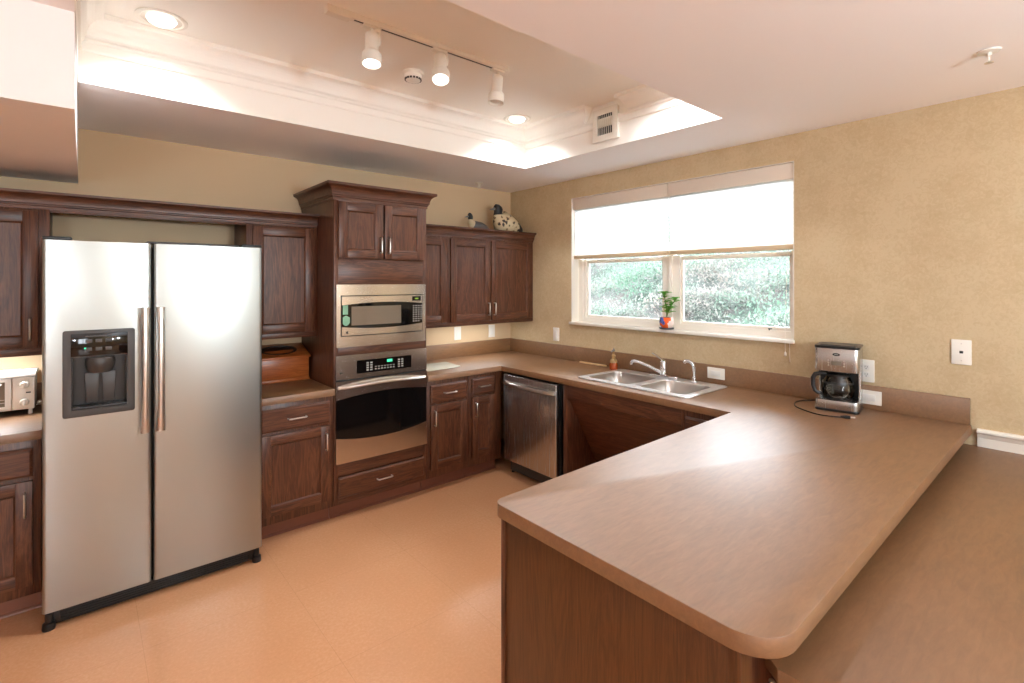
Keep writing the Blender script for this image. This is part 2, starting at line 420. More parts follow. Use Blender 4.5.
# ------------------------------------------------------------------ window on the right wall
b = MB()
t = .005
b.box(0.0, .1, WY0, WY0+t, WZ0, WZ1); b.box(0.0, .1, WY1-t, WY1, WZ0, WZ1); b.box(0.0, .1, WY0, WY1, WZ1-t, WZ1)
win = struct('window_1', b, 'trim')
b = MB()                                       # frame of two side by side units
fr0, fr1 = .085, .135
gaps = [(-1.678, -.914), (-2.582, -1.821)]; wide = [(-1.735, -.845), (-2.61, -1.765)]
b.prism([(WY0+t, WZ0), (WY1-t, WZ0), (WY1-t, WZ1-t), (WY0+t, WZ1-t)], 'x', fr0, fr1, holes=[[(g0, 1.24), (g1, 1.24), (g1, 1.74), (u1, 1.74), (u1, 2.235), (u0, 2.235), (u0, 1.74), (g0, 1.74)] for (g0, g1), (u0, u1) in zip(gaps, wide)])
b.box(.07, fr0, -1.765, -1.735, 1.2, 1.735, .003); b.box(.078, fr0, -.885, -.868, 1.21, 1.735, .002); b.box(.078, fr0, WY0+.02, WY0+.035, 1.21, 1.735, .002)
build('frame', b, 'trim', win)
for (g0, g1), (u0, u1) in zip(gaps, wide):
    b = MB(); b.prism([(g0, 1.24), (g1, 1.24), (g1, 1.735), (g0, 1.735)], 'x', .1, .125, holes=[[(g0+.014, 1.262), (g1-.014, 1.262), (g1-.014, 1.71), (g0+.014, 1.71)]])
    b.box(.098, .124, g0, g1, 1.708, 1.735, .003)
    s_ = build('sash', b, 'trim', win)
    b = MB(); b.box(.111, .115, g0+.014, g1-.014, 1.262, 1.71); build('pane', b, 'pane', s_)
    b = MB(); b.box(.111, .115, u0, u1, 1.742, 2.235); build('pane', b, 'pane', win)
b = MB(); b.box(-.022, .1, WY0-.004, WY1+.012, 1.178, 1.2, .004); build('sill', b, 'trim', win)
b = MB(); b.tube([(.08, -2.455, 1.243), (.07, -2.455, 1.252), (.066, -2.475, 1.252)], .004); build('latch', b, 'black', win)
# windows added behind the camera for fill daylight and reflections
def fill_window(name, box, axis):
    a0, a1, z0, z1 = box
    b = MB()
    L = [(a0, z0), (a1, z0), (a1, z1), (a0, z1)]; mid = (a0+a1)/2
    H = [[(a0+.05, z0+.05), (mid-.03, z0+.05), (mid-.03, z1-.05), (a0+.05, z1-.05)], [(mid+.03, z0+.05), (a1-.05, z0+.05), (a1-.05, z1-.05), (mid+.03, z1-.05)]]
    lo = (.05, .1) if axis == 'x' else (RY-.08, RY-.03)
    b.prism(L, axis, lo[0], lo[1], holes=H)
    w = struct(name, b, 'trim'); b = MB(); c = (lo[0]+lo[1])/2
    b.prism(L, axis, c-.002, c+.002); build('pane', b, 'pane', w)
fill_window('fill_window_2', (-6.5, -4.9, .4, 2.2), 'x')
fill_window('fill_window_3', (-5.4, -4.3, .9, 2.2), 'y')

# blinds: two pleated shades half drawn
for y0, y1, lab in ((-1.7635, -.835, 'half-drawn white pleated shade over the narrower window unit nearest the corner'),
                    (-2.626, -1.7665, 'half-drawn white pleated shade over the window unit nearest the coffee maker')):
    t_ = thing('window_blind', lab, 'blind', (.035, (y0+y1)/2, 1.74), group='pleated shades in the window')
    b = MB(); b.box(.008, .066, y0, y1, 2.172, 2.266, .002); build('headrail', b, 'valance', t_)
    b = MB(); n = 26; zz = [1.775+(2.172-1.775)*k/n for k in range(n+1)]
    for sgn in (1,):
        b.loft([[(.03+sgn*(.002+.003*(k % 2)), y0+.003, z), (.03+sgn*(.002+.003*(k % 2)), y1-.003, z)] for k, z in enumerate(zz)], closed=False, caps=False, smooth=False)
    build('shade', b, 'blind', t_)
    b = MB(); b.box(.014, .046, y0+.002, y1-.002, 1.744, 1.776, .004); build('bottom_rail', b, 'blind_rail', t_)
    if y0 < -2:
        b = MB(); b.tube([(.03, -2.585, 2.18), (.02, -2.587, 1.8), (-.026, -2.59, 1.2), (-.028, -2.592, 1.125)], .0012, 6); cd = build('cord', b, 'plate', t_)
        b = MB(); b.lathe([(.002, 1.13), (.006, 1.122), (.008, 1.108), (.004, 1.1)], (-.028, -2.592, 0), 10); build('tassel', b, 'plate', cd)
        b = MB(); b.tube([(-.026, -2.615, 1.19), (-.028, -2.618, 1.07)], .0012, 6); build('cord', b, 'plate', t_)

# ------------------------------------------------------------------ cabinet kit
def door_mb(u0, u1, w0, w1, yf, X=I4, fw=.058, th=.02):
    """framed cabinet door, front plane yf, slots: 0 upright grain, 1 long grain"""
    b = MB(X); d = .009; iw = .007; bv = .0025
    b.box(u0, u0+fw, yf, yf+th, w0, w1, bv); b.box(u1-fw, u1, yf, yf+th, w0, w1, bv)
    b.mi = 1
    b.box(u0+fw-.001, u1-fw+.001, yf+.0002, yf+th, w1-fw, w1, bv); b.box(u0+fw-.001, u1-fw+.001, yf+.0002, yf+th, w0, w0+fw, bv)
    a0, a1, c0, c1 = u0+fw, u1-fw, w0+fw, w1-fw
    o = [(a0, yf+.001, c0), (a1, yf+.001, c0), (a1, yf+.001, c1), (a0, yf+.001, c1)]
    i = [(a0+iw, yf+d, c0+iw), (a1-iw, yf+d, c0+iw), (a1-iw, yf+d, c1-iw), (a0+iw, yf+d, c1-iw)]
    b.quad(o[0], o[1], i[1], i[0]); b.quad(o[2], o[3], i[3], i[2])
    b.mi = 0; b.quad(o[1], o[2], i[2], i[1]); b.quad(o[3], o[0], i[0], i[3])
    b.box(a0, a1, yf+d, yf+d+.006, c0, c1)
    return b
def drawer_mb(u0, u1, w0, w1, yf, X=I4, th=.02):
    b = MB(X); e = .011
    b.box(u0, u1, yf+.006, yf+th, w0, w1, .002)
    b.loft([[(u0, yf+.0065, w0), (u1, yf+.0065, w0), (u1, yf+.0065, w1), (u0, yf+.0065, w1)],
            [(u0+e, yf, w0+e), (u1-e, yf, w0+e), (u1-e, yf, w1-e), (u0+e, yf, w1-e)]], smooth=False)
    return b
def pull_mb(u, w, yf, vertical, X=I4, L=.105):
    """bar pull with two short posts; (u, w) is its centre"""
    b = MB(X); h = L/2; r = .0048; y = yf-.026
    P = (lambda t, yy: (u, yy, w+t)) if vertical else (lambda t, yy: (u+t, yy, w))
    b.tube([P(-h, yf+.001), P(-h, yf-.018), P(-h+.003, y+.002), P(-h+.01, y), P(h-.01, y), P(h-.003, y+.002), P(h, yf-.018), P(h, yf+.001)], r, 8)
    return b
HX = 'wood_x'
def add_door(root, u0, u1, w0, w1, yf, X, hu, hw, vertical=True):
    d = build('door', door_mb(u0, u1, w0, w1, yf, X), ['wood_v', 'wood_y' if X is FR else 'wood_x'], root)
    if hu is not None: build('handle', pull_mb(hu, hw, yf, vertical, X), 'nickel', d)
def add_drawer(root, u0, u1, w0, w1, yf, X):
    d = build('drawer', drawer_mb(u0, u1, w0, w1, yf, X), 'wood_y' if X is FR else 'wood_x', root)
    build('handle', pull_mb((u0+u1)/2, (w0+w1)/2, yf, False, X), 'nickel', d)
def base_body(root, u0, u1, yf, X, z0=.105, z1=.82, kick=.085, back=-.004):
    g = .0008
    b = MB(X); b.box(u0+g, u1-g, yf, back, z0, z1, .0015); build('body', b, 'wood_v', root)
    b = MB(X); b.box(u0+g, u1-g, yf+kick, back, 0, z0, 0)
    b.box(u0+g, u1-g, yf+kick-.004, yf+kick, 0, z0-.002, 0)
    b.prism([(yf+kick-.004, 0), (yf+kick-.014, 0), (yf+kick-.012, .008), (yf+kick-.004, .016)], 'x', u0+g, u1-g)
    build('toe_kick', b, 'kick', root)
def tloc(X, u, d, w): return X @ Vector((u, d, w))

FY = -.628            # face of base cabinets
# far left base cabinet
r = thing('base_cabinet', 'dark oak base cabinet left of the refrigerator under the toaster oven', 'cabinet', (-3.66, -.3, 0))
base_body(r, -3.95, -3.392, FY, I4)
add_drawer(r, -3.93, -3.42, .655, .785, FY-.02, I4)
add_door(r, -3.93, -3.42, .155, .635, FY-.02, I4, -3.446, .532)
# base cabinet between fridge and tower
r = thing('base_cabinet', 'dark oak base cabinet between refrigerator and oven tower, under the bread box', 'cabinet', (-2.24, -.3, 0))
base_body(r, -2.47, -2.019, FY, I4)
add_drawer(r, -2.455, -2.045, .655, .79, FY-.02, I4)
add_door(r, -2.455, -2.045, .158, .637, FY-.02, I4, -2.074, .54)
# base cabinets right of tower
r = thing('base_cabinet', 'dark oak base cabinet immediately right of the oven tower', 'cabinet', (-1.15, -.3, 0))
base_body(r, -1.334, -.957, FY, I4)
add_drawer(r, -1.305, -.984, .657, .787, FY-.02, I4)
add_door(r, -1.305, -.984, .165, .64, FY-.02, I4, -1.278, .545)
r = thing('base_cabinet', 'narrowest dark oak base cabinet, in the inner corner beside the dishwasher', 'cabinet', (-.8, -.3, 0))
base_body(r, -.956, -.63, FY, I4)
add_drawer(r, -.932, -.708, .662, .79, FY-.02, I4)
add_door(r, -.932, -.708, .165, .645, FY-.02, I4, -.905, .548)

# tall oven cabinet
TF = -.63
TXL, TXR = -2.017, -1.336
r = tall = thing('tall_cabinet', 'tall dark oak tower cabinet housing the microwave and wall oven', 'cabinet', ((TXL+TXR)/2, -.31, 0))
b = MB(); b.box(TXL, TXR, TF+.02, -.002, .105, 2.095, 0)
b.box(TXL, TXL+.03, TF, TF+.02, .105, 2.095, .0015); b.box(TXR-.03, TXR, TF, TF+.02, .105, 2.095, .0015)
body = build('body', b, 'wood_v', r)
for z0, z1 in ((.105, .142), (.288, .38), (1.066, 1.125), (1.525, 1.7), (2.07, 2.095)):
    b = MB(); b.box(TXL+.03, TXR-.03, TF+.0005, TF+.02, z0, z1, .001); build('rail', b, 'wood_x', r)
b = MB(); b.box(TXL+.001, TXR-.001, TF+.085, -.01, 0, .105); b.prism([(TF+.085, 0), (TF+.073, 0), (TF+.075, .008), (TF+.085, .016)], 'x', TXL+.001, TXR-.001)
build('toe_kick', b, 'kick', r)
add_drawer(r, -1.992, -1.36, .148, .284, TF-.02, I4)
add_door(r, -1.99, -1.683, 1.702, 2.07, TF-.02, I4, -1.704, 1.795)
add_door(r, -1.672, -1.364, 1.702, 2.07, TF-.02, I4, -1.644, 1.795)
def crown(root_or_none, path, prof, name='crown_moulding', mats='wood_x'):
    """profile (projection, z) carried along path of (x, y, nx, ny): outward mitre direction"""
    b = MB(); b.loft([[(x+nx*p, y+ny*p, z) for p, z in prof] for x, y, nx, ny in path], smooth=False)
    return build(name, b, mats, root_or_none)
def crown_prof(z0, z1, pr):
    h = z1-z0
    return [(-.02, z0), (.006, z0), (.006, z0+.16*h), (.012, z0+.2*h), (.012, z0+.27*h), (.018, z0+.3*h)] + \
           [(.018+(pr-.024)*(1-math.cos(t)), z0+.3*h+.5*h*math.sin(t)) for t in [PI/2*k/6 for k in range(1, 6)]] + \
           [(pr-.004, z0+.82*h), (pr, z0+.86*h), (pr, z1), (-.02, z1)]
crown(tall, [(TXL, -.002, -1, 0), (TXL, TF, -1, -1), (TXR, TF, 1, -1), (TXR, -.002, 1, 0)], crown_prof(2.078, 2.186, .058))
b = MB(); b.box(TXL+.02, TXR-.02, TF+.02, -.01, 2.095, 2.17); build('top', b, 'dark_wood', tall)

# upper cabinets
UF = -.332; UB = 1.188; UT = 1.93
def upper(root, u0, u1, back=-.002):
    b = MB(); g = .0006
    b.box(u0+g, u1-g, UF, back, UB+.018, UT, .001); build('body', b, 'wood_v', root)
    b = MB(); b.box(u0+g, u1-g, UF-.0005, UF+.02, UB-.012, UB+.025, .0015); build('light_rail', b, 'wood_x', root)
r = thing('upper_cabinet', 'dark oak wall cabinet at the picture\'s left edge above the toaster oven', 'cabinet', (-3.66, -.17, UB))
upper(r, -3.95, -3.374)
add_door(r, -3.93, -3.416, 1.218, 1.905, UF-.02, I4, -3.445, 1.31)
r = thing('upper_cabinet', 'dark oak wall cabinet between refrigerator and oven tower, above the bread box', 'cabinet', (-2.24, -.17, UB))
upper(r, -2.46, -2.018)
add_door(r, -2.425, -2.045, 1.212, 1.905, UF-.02, I4, None, 0)
r = thing('upper_cabinet', 'dark oak single-door wall cabinet directly right of the oven tower', 'cabinet', (-1.15, -.17, UB))
upper(r, -1.335, -.957)
add_door(r, -1.31, -.976, 1.212, 1.905, UF-.02, I4, None, 0)
r = thing('upper_cabinet', 'dark oak two-door wall cabinet in the corner beneath the decoys', 'cabinet', (-.48, -.17, UB))
upper(r, -.956, -.004)
add_door(r, -.937, -.523, 1.212, 1.905, UF-.02, I4, -.551, 1.31)
add_door(r, -.513, -.035, 1.212, 1.905, UF-.02, I4, -.486, 1.31)
# cornices
cp = crown_prof(1.918, 2.004, .048)
r = thing('cornice', 'long dark oak crown moulding bridging the wall cabinets above the refrigerator', 'moulding', (-2.98, -.2, 1.915))
crown(r, [(-3.95, UF-.001, 0, -1), (-2.0195, UF-.001, 0, -1)], cp, 'moulding')
b = MB(); b.box(-3.372, -2.4615, UF, UF+.02, 1.905, 1.985, .001); build('rail', b, 'wood_x', r)
b = MB(); b.box(-3.95, -2.0195, UF+.02, -.004, 1.97, 1.99, 0); build('top_board', b, 'dark_wood', r)
r = thing('cornice', 'short dark oak crown moulding under the decoys, from tower to corner', 'moulding', (-.67, -.2, 1.915))
crown(r, [(-1.334, UF-.001, 0, -1), (-.003, UF-.001, 0, -1)], cp, 'moulding')
b = MB(); b.box(-1.334, -.003, UF, -.004, 1.96, 1.995, 0); build('top_board', b, 'dark_wood', r)

# ------------------------------------------------------------------ counters
CZ, CT = .864, .042
def backsplash(root, outline): pass
OUT = [(-1.334, -.003), (-.003, -.003), (-.003, -3.424)]
c1, c2, c3 = (-2.268, -3.447), (-2.268, -2.598), (-.652, -2.566)
OUT += arc_corner(c1, (-.003, -3.424), c2, .095)+arc_corner(c2, c1, c3, .04)+[c3, (-.65, -.655), (-1.334, -.655)]
SX0, SX1, SY0, SY1 = -.545, -.055, -2.24, -1.405
r = thing('countertop', 'long brown laminate worktop running under the window and out along the peninsula', 'countertop', (-1.1, -1.7, CZ-CT))
b = MB(); b.prism(OUT, 'z', CZ-CT, CZ, holes=[rrect(SX0, SX1, SY0, SY1, .04)], bv=.0022); build('slab', b, 'lam', r)
b = MB(); b.box(-1.334, -.0225, -.022, -.003, CZ+.0005, .99, .002); build('backsplash', b, 'lam', r)
b = MB(); b.box(-.022, -.003, -3.42, -.003, CZ+.0005, .99, .002); build('backsplash', b, 'lam', r)
r = thing('countertop', 'short brown laminate worktop between refrigerator and oven tower under the bread box', 'countertop', (-2.24, -.33, CZ-CT))
b = MB(); b.box(-2.475, -2.0185, -.655, -.003, CZ-CT, CZ, .002); build('slab', b, 'lam', r)
b = MB(); b.box(-2.475, -2.0185, -.022, -.003, CZ+.0005, .99, .002); build('backsplash', b, 'lam', r)
r = thing('countertop', 'brown laminate worktop left of the refrigerator under the toaster oven', 'countertop', (-3.66, -.33, CZ-CT))
b = MB(); b.box(-3.95, -3.39, -.655, -.003, CZ-CT, CZ, .002); build('slab', b, 'lam', r)
b = MB(); b.box(-3.95, -3.39, -.022, -.003, CZ+.0005, .99, .002); build('backsplash', b, 'lam', r)
# low table-height counter
LZ = .769
r = thing('low_counter', 'brown laminate table-height counter a step lower behind the peninsula, along the white moulding', 'counter', (-1.1, -3.8, 0))
lo = [(-.003, -3.376), (-.003, -4.2)]; a, bq = (-2.176, -4.2), (-2.176, -3.412)
b = MB(); b.prism(lo+arc_corner(a, (-.003, -4.2), bq, .08)+[bq, (-2.15, -3.376)], 'z', LZ-.03, LZ-.0005, bv=.002); build('slab', b, 'lam', r)
b = MB(); b.box(-2.11, -2.09, -4.1, -3.378, .0, LZ-.0315, .002); build('end_panel', b, 'wood_panel', r)
b = MB(); b.box(-2.09, -.01, -3.41, -3.378, .55, LZ-.0315, .002); build('apron', b, 'wood_y', r)
b = MB(); b.tube([(-2.175, -3.40, LZ-.03155), (-2.175, -3.40, LZ-.052), (-2.175, -3.40, .0)], .006, 8); build('leg', b, 'chrome', r)
# peninsula cabinet
r = thing('peninsula_cabinet', 'wood-panelled cabinet carrying the peninsula end of the worktop', 'cabinet', (-1.4, -3, 0))
b = MB(); b.box(-2.22, -.635, -3.37, -2.635, .1, .82); build('body', b, 'wood_v', r)
b = MB(); b.box(-2.2, -.635, -3.35, -2.71, 0, .1); build('toe_kick', b, 'kick', r)
b = MB(); b.box(-2.243, -2.221, -3.345, -2.635, 0, .8205, .001); build('end_panel', b, 'wood_panel', r)
b = MB(); b.box(-2.248, -2.2, -2.634, -2.615, 0, .8205, .003); build('corner_trim', b, 'wood_v', r)
b = MB(); b.box(-2.248, -2.2, -3.372, -3.346, 0, .8205, .003); build('corner_trim', b, 'wood_panel', r)

# ------------------------------------------------------------------ right run: dishwasher, knee-space sink cabinet, drawer cabinet
# local u = -Y, depth = +X
r = thing('dishwasher', 'stainless steel dishwasher under the worktop in the corner', 'dishwasher', (-.33, -.98, 0))
b = MB(FR); b.box(.69, 1.30, -.615, -.02, .11, .806); b.box(.69, 1.30, -.56, -.02, .02, .11); build('tub', b, 'black', r)
b = MB(FR); b.box(.694, 1.288, -.66, -.618, .125, .806, .006, 3); dr = build('door', b, 'steel_z', r)
b = MB(FR)
pts = [(.712+.55*k/16, -.668-.03*math.sin(PI*k/16)**.6, .742) for k in range(17)]
b.tube(pts, .011, 10, 1.25); b.box(.702, .73, -.674, -.659, .728, .758, .003); b.box(1.246, 1.274, -.674, -.659, .728, .758, .003)
build('handle', b, 'nickel', dr)
b = MB(FR); b.box(.70, 1.29, -.59, -.562, .02, .11, .002); build('kick_plate', b, 'charcoal', r)
for u in (.71, 1.27):
    b = MB(FR); b.lathe([(.014, 0), (.014, .01), (.006, .012), (.006, .022)], (u, -.57, 0), 10); build('foot', b, 'black', r)

r = thing('sink_cabinet', 'open knee-space sink cabinet with sloping dark oak panel beside the dishwasher', 'cabinet', (-.33, -1.8, 0))
for u0, u1 in ((1.328, 1.366), (2.262, 2.28)):
    b = MB(FR); b.box(u0, u1, FY, -.004, .0, .82, .0015); build('side_panel', b, 'wood_v', r)
b = MB(FR); b.box(1.3665, 2.2615, FY, FY+.02, .715, .82, .0015); build('rail', b, 'wood_y', r)
b = MB(FR); b.prism([(FY+.02, .715), (FY+.038, .715), (-.25, .12), (-.268, .12)], 'x', 1.3665, 2.2615); build('slope_panel', b, 'wood_y', r)
b = MB(FR); b.box(1.3665, 2.2615, -.268, -.25, 0, .12); build('toe_kick', b, 'kick', r)
r = thing('base_cabinet', 'dark oak base cabinet mostly hidden by the peninsula, right of the sink knee space', 'cabinet', (-.33, -2.4, 0))
base_body(r, 2.2815, 2.632, FY, FR)
add_drawer(r, 2.292, 2.6, .655, .785, FY-.02, FR)
add_door(r, 2.292, 2.6, .158, .637, FY-.02, FR, 2.32, .54)

# ------------------------------------------------------------------ sink, faucet, sprayer
r = thing('double_sink', 'stainless steel double-bowl sink set in the worktop under the window', 'sink', (-.3, -1.81, CZ))
bowls = [(-.5, -.15, -1.80, -1.43), (-.5, -.15, -2.2, -1.868)]
rim = rrect(-.562, -.045, -2.258, -1.39, .04)
b = MB(); b.prism(rim, 'z', CZ, CZ+.007, holes=[rrect(*q, .055) for q in bowls], bv=.003); build('rim', b, 'steel_rim', r)
for q in bowls:
    b = MB(); x0, x1, y0, y1 = q; rings = []
    for ins, z, rr in ((-.002, CZ+.004, .055), (.004, CZ-.004, .055), (.012, CZ-.09, .055), (.02, CZ-.15, .06), (.035, CZ-.168, .06), (.07, CZ-.175, .05)):
        rings.append([(x, y, z) for x, y in rrect(x0+ins, x1-ins, y0+ins, y1-ins, rr)])
    rings.append([((x0+x1)/2+(p[0]-(x0+x1)/2)*.1, (y0+y1)/2+(p[1]-(y0+y1)/2)*.1, CZ-.178) for p in rings[-1]])
    b.bm  # inner skin only: the outside is inside the cabinet
    b.loft(rings, caps=False)
    b.loft([[(p[0], p[1], p[2]-.002) for p in R] for R in rings[:0]] or [rings[-1], [(p[0], p[1], p[2]-.0005) for p in rings[-1]]], caps=True)
    bo = build('basin', b, 'steel_sink', r, 60)
    b = MB(); b.lathe([(.042, CZ-.1765), (.04, CZ-.1745), (.03, CZ-.1755), (.012, CZ-.1745), (.002, CZ-.1735)], ((x0+x1)/2, (y0+y1)/2, 0), 20); build('drain', b, 'chrome', bo)
for y in (-1.4, -2.2):
    pass
r = thing('faucet', 'chrome single-lever faucet with long spout behind the sink', 'faucet', (-.09, -1.797, CZ+.0075))
z0 = CZ+.0075
b = MB(); b.prism(rrect(-.118, -.062, -1.917, -1.677, .026), 'z', z0, z0+.016, bv=.004); build('base_plate', b, 'chrome', r)
b = MB(); b.lathe([(.027, z0+.016), (.027, z0+.03), (.024, z0+.034), (.024, z0+.1), (.021, z0+.112), (.012, z0+.118)], (-.09, -1.797, 0), 24); build('body', b, 'chrome', r)
b = MB(); b.tube([(-.09, -1.797, z0+.11), (-.094, -1.780, z0+.126), (-.098, -1.737, z0+.15), (-.1, -1.712, z0+.16)], [.016, .014, .012, .01], 10, .6); build('lever', b, 'chrome', r)
b = MB(); b.tube([(-.1, -1.782, z0+.03), (-.118, -1.757, z0+.047), (-.15, -1.712, z0+.075), (-.185, -1.662, z0+.098), (-.205, -1.634, z0+.105), (-.215, -1.620, z0+.102), (-.218, -1.615, z0+.088), (-.218, -1.615, z0+.078)], [.013, .012, .0115, .011, .012, .012, .012, .012], 12); build('spout', b, 'chrome', r)
r = thing('side_sprayer', 'chrome pull-out side sprayer standing right of the faucet', 'sprayer', (-.09, -2.035, z0))
b = MB(); b.lathe([(.022, z0), (.022, z0+.006), (.014, z0+.014), (.012, z0+.03), (.012, z0+.036)], (-.09, -2.035, 0), 16); build('holder', b, 'chrome', r)
b = MB(); b.tube([(-.09, -2.035, z0+.036), (-.09, -2.034, z0+.075), (-.092, -2.032, z0+.105), (-.098, -2.02, z0+.128), (-.108, -2.002, z0+.138), (-.118, -1.985, z0+.136), (-.122, -1.978, z0+.124)], [.008, .0095, .0125, .013, .013, .014, .013], 12); build('spray_head', b, 'chrome', r)
# soap, stick, board
r = thing('soap_dispenser', 'small amber soap bottle with a pump standing at the back left of the sink', 'soap dispenser', (-.085, -1.349, CZ))
b = MB(); b.lathe([(.027, CZ), (.031, CZ+.004), (.033, CZ+.035), (.029, CZ+.05), (.0285, CZ+.052)], (-.085, -1.349, 0), 20); build('bottle', b, 'amber', r)
b = MB(); b.lathe([(.0292, CZ+.0525), (.029, CZ+.064), (.022, CZ+.076), (.013, CZ+.082), (.013, CZ+.098), (.016, CZ+.1), (.016, CZ+.112), (.007, CZ+.116), (.006, CZ+.14)], (-.085, -1.349, 0), 20); pm = build('pump', b, 'brown_cap', r)
b = MB(); b.tube([(-.07, -1.346, CZ+.146), (-.095, -1.350, CZ+.15), (-.112, -1.352, CZ+.146), (-.118, -1.353, CZ+.138)], [.006, .0065, .005, .004], 8); b.lathe([(.009, CZ+.14), (.009, CZ+.152), (.004, CZ+.158), (.003, CZ+.168)], (-.085, -1.349, 0), 12); build('nozzle', b, 'grey_metal', pm)
b = MB(); b.box(-.046, -.026, -1.235, -.955, CZ+.0005, CZ+.012, .003); tag(build('strip', b, 'pale_stick'), 'pale cream wooden strip lying against the backsplash left of the soap', 'strip')
b = MB(); b.prism([(-1.31, -.5), (-.935, -.485), (-.905, -.215), (-1.29, -.215)], 'z', CZ+.0008, CZ+.008, bv=.002)
tag(build('cutting_board', b, 'board'), 'pale frosted glass cutting board lying flat beside the oven tower', 'cutting board')

# ------------------------------------------------------------------ refrigerator
FX0, FX1, FS = -3.382, -2.488, -2.984
FD = -.82
r = thing('refrigerator', 'large stainless steel side-by-side refrigerator with dispenser in its left door', 'refrigerator', ((FX0+FX1)/2, -.42, 0))
b = MB(); b.box(FX0+.012, FX1-.012, -.735, -.03, .05, 1.722, .004); build('case', b, 'fridge_side', r)
def fdoor(x0, x1):
    R = .016; y0 = FD; y1 = FD+.075; n = 6; pts = []
    pts += [(x0+R-R*math.cos(PI/2*k/n), y0+R-R*math.sin(PI/2*k/n)) for k in range(n+1)]
    pts += [(x1-R+R*math.sin(PI/2*k/n), y0+R-R*math.cos(PI/2*k/n)) for k in range(n+1)]
    pts += [(x1, y1), (x0, y1)]
    b = MB(); b.prism(pts, 'z', .085, 1.735, smooth=True, bv=.0)
    return b
dl = build('door', fdoor(FX0, FS-.004), 'steel_door', None, 40); dR = build('door', fdoor(FS+.004, FX1), 'steel_door', r, 40)
DX0, DX1, DZ0, DZ1 = -3.314, -3.054, .935, 1.328
b = MB(); b.box(-3.284, -3.084, FD-.05, FD+.062, .966, 1.205); cut(dl, b)
for v in dl.data.vertices: v.co -= r.location
dl.parent = r; dl['label'] = 'stainless door with ice and water dispenser'
# dispenser
b = MB()
b.prism(rrect(DX0, DX1, DZ0, DZ1, .01, 3), 'y', FD-.009, FD-.0003, holes=[[(-3.284, .966), (-3.084, .966), (-3.084, 1.205), (-3.284, 1.205)]], bv=.002)
dp = build('dispenser', b, 'charcoal', dl)
b = MB(); x0, x1, z0_, z1_, yb = -3.284, -3.084, .966, 1.205, FD+.06
b.box(x0, x1, yb-.003, yb+.0015, z0_, z1_); b.box(x0, x0+.003, FD, yb, z0_, z1_); b.box(x1-.003, x1, FD, yb, z0_, z1_); b.box(x0, x1, FD, yb, z1_-.003, z1_)
b.box(x0, x1, FD-.008, yb, z0_, z0_+.012, .002)
build('recess', b, 'black', dp)
b = MB(); b.box(-3.286, -3.082, FD-.0115, FD-.009, 1.21, 1.312, .001); pn = build('control_panel', b, 'black_glass', dp)
b = MB()
for i in range(3):
    for j in range(2): b.box(-3.236+i*.036, -3.212+i*.036, FD-.0125, FD-.0114, 1.232+j*.038, 1.248+j*.038, .0005)
build('keypad', b, 'charcoal', pn)
b = MB(); b.box(-3.236, -3.14, FD-.0125, FD-.0114, 1.297, 1.302); build('label_strip', b, 'charcoal', pn)
b = MB(); b.box(-3.24, -3.233, FD-.013, FD-.0114, 1.242, 1.249); build('indicator', b, 'green_led', pn)
b = MB(); b.lathe([(.05, 1.2), (.056, 1.185), (.052, 1.15), (.04, 1.13), (.034, 1.128)], (-3.182, FD+.025, 0), 20); build('spout', b, 'charcoal', dp)
b = MB()
for x in (-3.212, -3.15): b.prism([(x-.026, 1.128), (x+.026, 1.128), (x+.02, .99), (x-.02, .99)], 'y', FD+.03, FD+.036, bv=.002)
build('paddle', b, 'charcoal', dp)
b = MB()
for k in range(9): b.box(-3.268+k*.02, -3.258+k*.02, FD-.004, FD+.05, .978, .981)
build('drip_grille', b, 'charcoal', dp)
for x, d in ((-3.0165, dl), (-2.9545, dR)):
    b = MB(); n = 24; P = []; Rr = []
    for k in range(n+1):
        t_ = k/n; z = .825+.6*t_
        bow = .055-.018*(2*t_-1)**2 if .05 < t_ < .95 else .036
        e = min(t_, 1-t_); P.append((x, FD-bow-.004, z)); Rr.append(.018 if e < .06 else .0145+.0035*max(0, 1-(e-.06)/.12))
    b.tube(P, Rr, 12)
    for z in (.845, 1.405): b.box(x-.013, x+.013, FD-.04, FD+.002, z-.02, z+.02, .004)
    build('handle', b, 'nickel', d)
for x0, x1 in ((FX0+.0, FX0+.1), (FX1-.1, FX1)):
    b = MB(); b.box(x0, x1, FD+.012, FD+.2, 1.7365, 1.752, .004); build('hinge_cover', b, 'black', r)
b = MB(); b.box(FS-.02, FX1-.11, FD+.03, FD+.2, 1.7365, 1.748, .003); build('top_strip', b, 'charcoal', r)
b = MB(); b.box(FX0+.02, FX1-.02, FD+.035, FD+.07, .012, .078, .003)
for k in range(5): b.box(FX0+.06, FX1-.06, FD+.030, FD+.036, .022+k*.011, .027+k*.011)
build('base_grille', b, 'black', r)
for x in (FX0+.022, FX1-.022):
    b = MB(); b.lathe([(.022, 0), (.024, .006), (.022, .03), (.013, .034), (.013, .07)], (x, FD+.03, 0), 16); build('foot', b, 'black', r)

